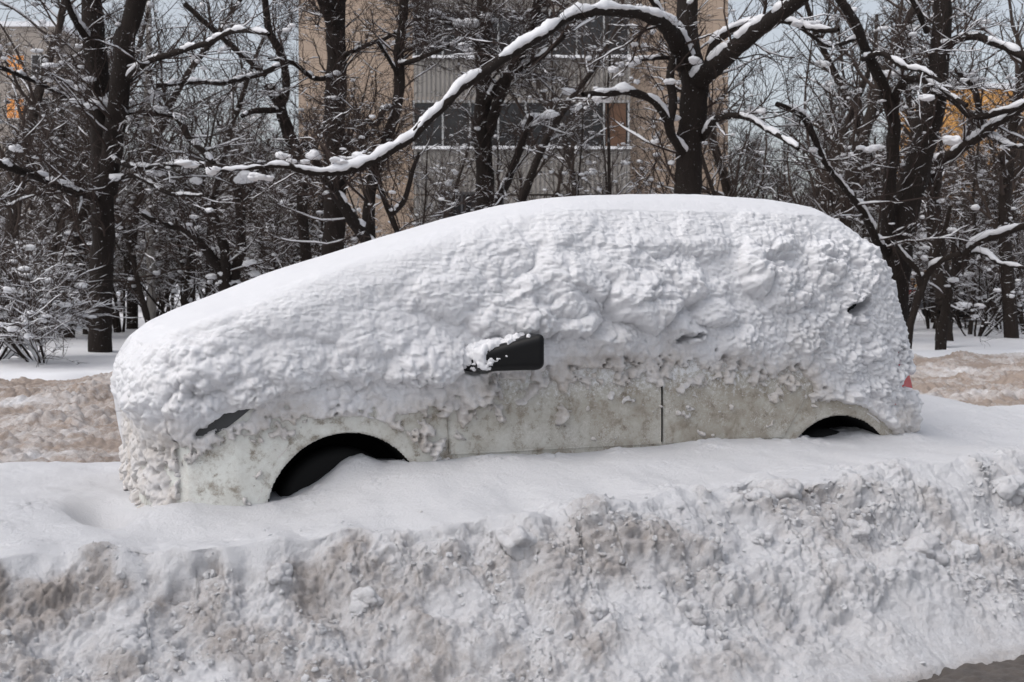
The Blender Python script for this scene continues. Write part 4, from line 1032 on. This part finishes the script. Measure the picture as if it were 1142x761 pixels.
# left of the block
for px, D in [(-20, 26), (25, 29), (60, 33), (95, 27), (140, 30), (185, 34), (205, 26), (232, 31), (285, 28), (10, 36), (120, 38), (160, 25), (260, 37), (300, 33), (-50, 31), (75, 40), (210, 42), (45, 24.5), (5, 23.5), (70, 25), (-30, 25), (28, 33), (180, 30), (235, 27)]:
    place(kinds[rng.integers(4)], px + rng.uniform(-8, 8), D, rng.uniform(.85, 1.15))
for px, D in [(-10, 22), (30, 24), (70, 26), (100, 29), (190, 29), (215, 27), (290, 26), (315, 29), (135, 28), (175, 31), (250, 30), (60, 31), (10, 28), (320, 25), (230, 33), (285, 35)]:
    place(bushes[rng.integers(3)], px + rng.uniform(-8, 8), D, rng.uniform(.9, 1.25))
# in front of the block
for px, D in [(478, 30), (560, 25), (590, 29), (612, 25.5), (640, 28), (690, 31), (655, 26), (470, 33)]:
    place(kinds[rng.integers(4)], px + rng.uniform(-8, 8), D, rng.uniform(.7, .95))
for px, D in [(445, 27), (560, 26), (610, 28), (660, 27), (700, 30), (385, 28)]:
    place(bushes[rng.integers(3)], px + rng.uniform(-8, 8), D, rng.uniform(1.0, 1.35))
# right of the block
for px, D in [(830, 30), (855, 25), (880, 34), (905, 28), (930, 24), (945, 32), (965, 37), (1010, 29), (1040, 34), (1075, 27), (1100, 32), (1130, 25), (1165, 30), (840, 38), (900, 40), (985, 26), (1060, 39), (1120, 38), (1180, 36)]:
    place(kinds[rng.integers(4)], px + rng.uniform(-8, 8), D, rng.uniform(.85, 1.15))
for px, D in [(828, 27), (850, 32), (875, 24), (900, 30), (925, 26), (950, 29), (970, 24), (1030, 30), (1070, 30), (1090, 26), (1120, 29), (1150, 27), (1010, 33), (1050, 35), (1105, 34), (1140, 33), (850, 36), (940, 36)]:
    place(bushes[rng.integers(3)], px + rng.uniform(-8, 8), D, rng.uniform(.9, 1.25))
# the bush on the clean snow at the edge of the street
b1 = thicket_tree('low bare bush heaped with snow, alone at the street edge before the tall straight tree', 45, 1.7, 9, 1.1, .95, 'bush', 'snowy_bush', 'bush at the street edge', .16, .11, .10, .024)
b1.location = (*at(52, 400, 17.6)[:2], .40)
b2 = dup(b1, (*at(-15, 400, 17.9)[:2], .40), 2.1, 1.05); b2['label'] = 'snow-heaped bush half out of view beyond the lone bush at the street edge'
# bent leafless hedge at the far right edge of the clean snow
# far wood: one mass
rng = np.random.default_rng(99)
fw, fs = Acc(), Acc()
fr = np.random.default_rng(98)
protos = []
for k in range(4):
    P0, R0 = grow(np.zeros((1, 3)), np.array([[0, 0, 1.0]]), np.array([10.0]), np.array([.14]), 8, .06, .04, fr, .3)
    s1 = spawn(P0, R0, .22, 1.8, 4.2, fr, (25, 70), .5, .15, rmin=.022); P1, R1 = grow(*s1, 6, .2, .05, fr)
    s2 = spawn(P1, R1, .35, .6, 1.8, fr, (25, 70), .6, .1, rmin=.016); P2_, R2_ = grow(*s2, 3, .24, .02, fr)
    s3 = spawn(P2_, R2_, .35, .3, .8, fr, (25, 65), .7, .1, rmin=.012); P3_, R3_ = grow(*s3, 2, .24, 0, fr)
    a, s_ = Acc(), Acc()
    a.add(*tubes(P0, R0, 5)); a.add(*tubes(P1, R1, 3)); a.add(*tubes(P2_, R2_, 3)); a.add(*tubes(P3_, R3_, 3))
    s_.add(*snow_tubes(P1, R1, fr, .03, 1.2, .55, 4)); s_.add(*snow_tubes(P2_, R2_, fr, .03, 1.2, .5, 4)); s_.add(*snow_tubes(P3_, R3_, fr, .02, 1.2, .35, 4))
    protos.append((a.data(), s_.data()))
spots = [(px, D) for px in range(-120, 345, 26) for D in (46, 56)] + [(px, D) for px in range(822, 1290, 26) for D in (46, 56)]
for px, D in spots:
    D = D + fr.uniform(-4, 4); x = (px + fr.uniform(-12, 12) - CX) / FPX * D; s = fr.uniform(.42, .72); a = fr.random() * 6.28
    R_ = np.array([[math.cos(a), -math.sin(a), 0], [math.sin(a), math.cos(a), 0], [0, 0, 1]]) * s
    (v0, f0), (v1, f1) = protos[fr.integers(4)]
    fw.add(v0 @ R_.T + [x, D, .4], f0); fs.add(v1 @ R_.T + [x, D, .4], f1)
wood = link('far_wood', fw.mesh('far_wood', M['twig2']), None, kind='stuff', label='far wood of bare trees closing the view behind the thicket', category='wood')
link('snow_clumps', fs.mesh('snow_clumps', M['treesnow']), wood)
log('thicket')

# ----------------------------------------------------------------------------- buildings
DB = 39.0; PXM = DB / FPX
def bx_(px): return (px - CX) * PXM
def bz_(py): return EYE - (py - HZ) * PXM
blk = empty('apartment_block', (bx_(572), DB, 0), 'beige tiled apartment block with stacked glazed balconies, standing behind the bare trees', 'building')
o_ = np.array([bx_(572), DB, 0])
def rel(b, name, mat, parent):
    V_ = np.concatenate(b.V) - o_; return link(name, mesh_np(name, V_, np.concatenate(b.F), False, [mat]), parent)
rel(Boxes().box(bx_(333), bx_(812), DB, DB + 14, -.2, 18), 'wall', M['panel'], blk)
bb = Boxes()
for px in (333, 463, 702, 812):
    pass
for z0 in (bz_(168) - 1.55 - 2.83, bz_(168) - 1.55, bz_(168) - 1.55 + 2.83, bz_(168) - 1.55 + 5.66):
    bb.box(bx_(333) + .02, bx_(463) - .02, DB - .012, DB + .05, z0, z0 + .03).box(bx_(702) + .02, bx_(812) - .02, DB - .012, DB + .05, z0, z0 + .03)
rel(bb, 'panel_joint', M['greywall'], blk)
def corrugated(x0, x1, y, z0, z1, name, parent):
    n = int((x1 - x0) / .035); xs = np.linspace(x0, x1, n); ys = y + .012 * np.sign(np.sin(np.arange(n) * np.pi / 2 + .3))
    V_ = np.concatenate([np.stack([xs, ys, np.full(n, z0)], 1), np.stack([xs, ys, np.full(n, z1)], 1), [[x0, y + .25, z0], [x1, y + .25, z0], [x0, y + .25, z1], [x1, y + .25, z1]]])
    i = np.arange(n - 1); F = np.stack([i, i + 1, i + 1 + n, i + n], 1)
    F = np.concatenate([F, [[n, n + n - 1, 2 * n + 3, 2 * n + 2]]])
    return link(name, mesh_np(name, V_ - o_, F, False, [M['corr']]), parent)
XL, XR = bx_(463), bx_(701)
for lev in range(4):
    zsill = bz_(168) + 2.83 * (lev - 1) if lev else None
    if lev == 0: continue
    zt = zsill + 1.50
    bal = link('balcony', None, blk, (0, 0, 0))
    corrugated(XL, XR, DB - .62, zsill - 1.42, zsill - .03, 'parapet', bal)
    rel(Boxes().box(XL + .05, XR - .05, DB - .50, DB - .02, zsill - 1.40, zsill - .01).box(XL, XR, DB - .62, DB - .02, zt + .005, zt + .10), 'slab', M['greywall'], bal)
    g = Boxes(); cols = [463, 495, 525, 556, 586, 612, 642, 672, 699]
    for c in cols: g.box(bx_(c) - .028, bx_(c) + .028, DB - .62, DB - .56, zsill, zt)
    for z_ in (zsill, zt - .07): g.box(XL + .04, XR - .04, DB - .615, DB - .565, z_, z_ + .07)
    win = link('window', None, bal, (0, 0, 0))
    fr_ = rel(g, 'window', M['frame'], bal); bpy.data.objects.remove(win)
    rel(Boxes().box(XL + .02, XR - .02, DB - .59, DB - .58, zsill + .03, zt - .03), 'pane', M['pane'], bal)
    if lev == 1: rel(Boxes().box(bx_(674), bx_(696), DB - .603, DB - .593, zsill + .08, zt - .10), 'plywood_board', M['curtain'], bal)
    sx = np.linspace(XL - .03, XR + .03, 160); hh = .07 + .04 * perlin(np.stack([sx, 0 * sx, 0 * sx + lev], 1), .3, 600)
    Vq = np.concatenate([np.stack([sx, 0 * sx + DB - .70 + .02 * perlin(np.stack([sx, 0 * sx, 0 * sx], 1), .2, 601), 0 * sx + zsill - .035], 1), np.stack([sx, 0 * sx + DB - .70, zsill + hh * .6], 1), np.stack([sx, 0 * sx + DB - .63, zsill + hh], 1)])
    n = 160; i = np.arange(n - 1)
    link('sill_snow', mesh_np('sill_snow', Vq - o_, np.concatenate([np.stack([i, i + 1, i + 1 + n, i + n], 1), np.stack([i, i + 1, i + 1 + n, i + n], 1) + n]), True, [M['treesnow']]), bal)
# ground floor: corrugated wall with one dark-framed window
corrugated(XL, XR, DB - .60, 0, bz_(168) - 1.47, 'cladding', blk)
w0 = rel(Boxes().box(bx_(490), bx_(562), DB - .66, DB - .62, bz_(219), bz_(216)).box(bx_(490), bx_(562), DB - .66, DB - .62, bz_(263), bz_(260))
     .box(bx_(490), bx_(492.5), DB - .658, DB - .622, bz_(260), bz_(219)).box(bx_(559.5), bx_(562), DB - .658, DB - .622, bz_(260), bz_(219)).box(bx_(515), bx_(517), DB - .658, DB - .622, bz_(260), bz_(219)), 'window', M['dark'], blk)
rel(Boxes().box(bx_(492), bx_(560), DB - .645, DB - .63, bz_(260.5), bz_(218.5)), 'pane', M['pane'], w0)
# entrance porch at the corner of the block
pc = np.array([bx_(310), DB - 3, 0]); o_save = o_
porch = empty('entrance_porch', pc, 'small flat-roofed entrance porch with snow on its roof at the corner of the beige block', 'porch'); o_ = pc
rel(Boxes().box(bx_(286), bx_(333) - .05, DB - 3, DB - .5, bz_(272), bz_(262)), 'roof', M['greywall'], porch)
rel(Boxes().box(bx_(324), bx_(331), DB - 2.9, DB - .6, 0, bz_(272) - .005), 'wall', M['greywall'], porch)
rel(Boxes().box(bx_(288), bx_(291), DB - 2.9, DB - 2.7, 0, bz_(272) - .005), 'post', M['dark'], porch)
rel(Boxes().box(bx_(300), bx_(323), DB - .9, DB - .8, 0, bz_(285)), 'door', M['dark'], porch)
sx = np.linspace(bx_(285), bx_(334) - .05, 40)
XX, YY = np.meshgrid(sx, np.linspace(DB - 3.05, DB - .5, 20), indexing='ij'); pp = np.stack([XX.ravel(), YY.ravel(), 0 * XX.ravel()], 1)
edge_ = np.minimum(np.minimum(XX - sx[0], sx[-1] - XX), YY - YY.min()).ravel()
pp[:, 2] = bz_(262) - .03 + (.24 + .05 * perlin(pp, .5, 610)) * np.sqrt(np.clip(edge_ / .12, 0, 1))
link('roof_snow', mesh_np('roof_snow', pp - pc, grid_faces(40, 20), True, [M['treesnow']]), porch)
# grey block far off, some windows lit
def far_block(name, label, x0, x1, D, ztop, mat, wins, lit, wz=1.4, ww=1.2):
    global o_
    b = empty(name, ((x0 + x1) / 2, D, 0), label, 'building'); o_ = np.array([(x0 + x1) / 2, D, 0])
    rel(Boxes().box(x0, x1, D, D + 12, -.2, ztop), 'wall', mat, b)
    rel(Boxes().box(x0 - .2, x1 + .2, D - .2, D + 12.2, ztop + .003, ztop + .35), 'roof', M['treesnow'], b)
    for k, (x, z) in enumerate(wins):
        f = rel(Boxes().box(x - .06, x, D - .05, D + .02, z, z + wz).box(x + ww, x + ww + .06, D - .05, D + .02, z, z + wz).box(x - .06, x + ww + .06, D - .06, D + .02, z + wz, z + wz + .06)
                .box(x - .06, x + ww + .06, D - .07, D + .02, z - .08, z).box(x + ww / 2 - .03, x + ww / 2 + .03, D - .045, D + .02, z, z + wz), 'window', M['frame'], b)
        rel(Boxes().box(x, x + ww, D - .03, D - .02, z, z + wz), 'pane', M['lit'] if k in lit else M['pane'], f)
D6 = 88.0; m6 = D6 / FPX
wins = [((px - CX) * m6, EYE + (HZ - py) * m6) for py in (84, 132, 180, 228) for px in (-52, -20, 8, 36)]
far_block('apartment_block', 'grey-beige block far off behind the thicket, two of its windows lit orange', (-110 - CX) * m6, (62 - CX) * m6, D6, EYE + (HZ - 30) * m6, M['greywall'], wins, {6, 2})
D7 = 75.0; m7 = D7 / FPX
wins = [((px - CX) * m7, EYE + (HZ - py) * m7) for py in (150, 200, 250) for px in (1078, 1112, 1146, 1180, 1214)]
far_block('apartment_block', 'ochre yellow building showing through the branches beyond the leaning tree', (1062 - CX) * m7, (1262 - CX) * m7, D7, EYE + (HZ - 100) * m7, M['ochre'], wins, set())
# dark car far away between the bushes
D8 = 36.0; c8 = at(1098, 340, D8); c8[2] = .42
fc = empty('distant_car', c8, 'dark car parked far off beyond the clean snow, one red tail lamp showing', 'car', rz=.3)
hg = [np.arange(-2.2, 2.2, .06, dtype=f4), np.arange(-.95, .95, .06, dtype=f4), np.arange(.1, 1.6, .06, dtype=f4)]
X, Y, Z = np.meshgrid(*hg, indexing='ij')
s1 = poly_sd(X[:, 0, :], Z[:, 0, :], [(-2.0, .3), (-2.05, .8), (-1.8, .95), (-.9, 1.0), (-.3, 1.42), (1.0, 1.45), (1.7, 1.02), (2.02, .95), (2.05, .4), (1.9, .3)])[:, None, :]
fv, fq = surface_nets(smax(s1, np.abs(Y) - (.84 - .25 * np.clip(Z - .95, 0, 1)), .15).astype(f4), np.array([g[0] for g in hg], f4), .06)
link('body', mesh_np('body', fv, fq, True, [M['carblue']]), fc)
for sy in (-1, 1):
    link('tail_light', Boxes().box(-2.10, -1.98, sy * .62 - .13, sy * .62 + .13, .74, .90).mesh('tail_light', M['red']), fc)
for wx in (-1.25, 1.3):
    for sy in (-1, 1):
        P, F = lathe([(0, -.1), (.26, -.11), (.31, -.08), (.31, .08), (.26, .11), (0, .1)], 24)
        link('wheel', mesh_np('wheel', P, F, True, [M['rubber']]), fc, (wx, sy * .76, .31))
link('windscreen', Boxes().box(.2, .9, -.60, .60, 1.40, 1.462).mesh('windscreen', M['glass']), fc)
m_ = clod_mesh('roof_snow', 1.0, 620, M['treesnow'], 4, .16); link('roof_snow', m_, fc, (.3, 0, 1.5))
log('buildings')

# ----------------------------------------------------------------------------- light, sky, camera
w = bpy.data.worlds.new('World'); sc.world = w; w.use_nodes = True
nt = w.node_tree; bg = nt.nodes['Background']
sky = nt.nodes.new('ShaderNodeTexSky'); sky.sky_type = 'NISHITA'; sky.sun_disc = False
EL, AZ = math.radians(56), math.radians(238)
sky.sun_elevation = EL; sky.sun_rotation = AZ
sky.air_density = 1.0; sky.dust_density = 4.0; sky.ozone_density = 1.0
hs = nt.nodes.new('ShaderNodeHueSaturation'); hs.inputs['Saturation'].default_value = .40
nt.links.new(sky.outputs[0], hs.inputs['Color']); nt.links.new(hs.outputs[0], bg.inputs[0])
bg.inputs[1].default_value = .15
L = bpy.data.lights.new('sun', 'SUN'); L.energy = 0.5; L.angle = math.radians(110); L.color = (1, .98, .965)
so = bpy.data.objects.new('sun', L); COL.objects.link(so)
# the sky's sun_rotation turns clockwise from +Y; point the lamp the same way
sd = np.array([math.sin(AZ) * math.cos(EL), math.cos(AZ) * math.cos(EL), math.sin(EL)])
from mathutils import Vector
so.rotation_euler = Vector([float(q) for q in sd]).to_track_quat('Z', 'Y').to_euler()
so.location = (0, 0, 30)
cam = bpy.data.cameras.new('camera'); co = bpy.data.objects.new('camera', cam); COL.objects.link(co)
co.location = (0, 0, EYE); co.rotation_euler = (math.radians(90), 0, 0)
cam.sensor_width = 36; cam.lens = 36 * FPX / 1142; cam.shift_y = -(380.5 - HZ) / 1142
cam.clip_start = .05; cam.clip_end = 3000
cam.dof.use_dof = True; cam.dof.focus_distance = 6.1; cam.dof.aperture_fstop = 6.3
sc.camera = co
vs_ = sc.view_settings; vs_.view_transform = 'Standard'; vs_.look = 'None'; vs_.exposure = 0.31; vs_.gamma = 1
sc.cycles.max_bounces = 8; sc.cycles.diffuse_bounces = 5; sc.cycles.glossy_bounces = 2
sc.cycles.use_denoising = True
try: sc.cycles.denoiser = 'OPENIMAGEDENOISE'
except Exception: pass
log('done, %d objects' % len(sc.objects))
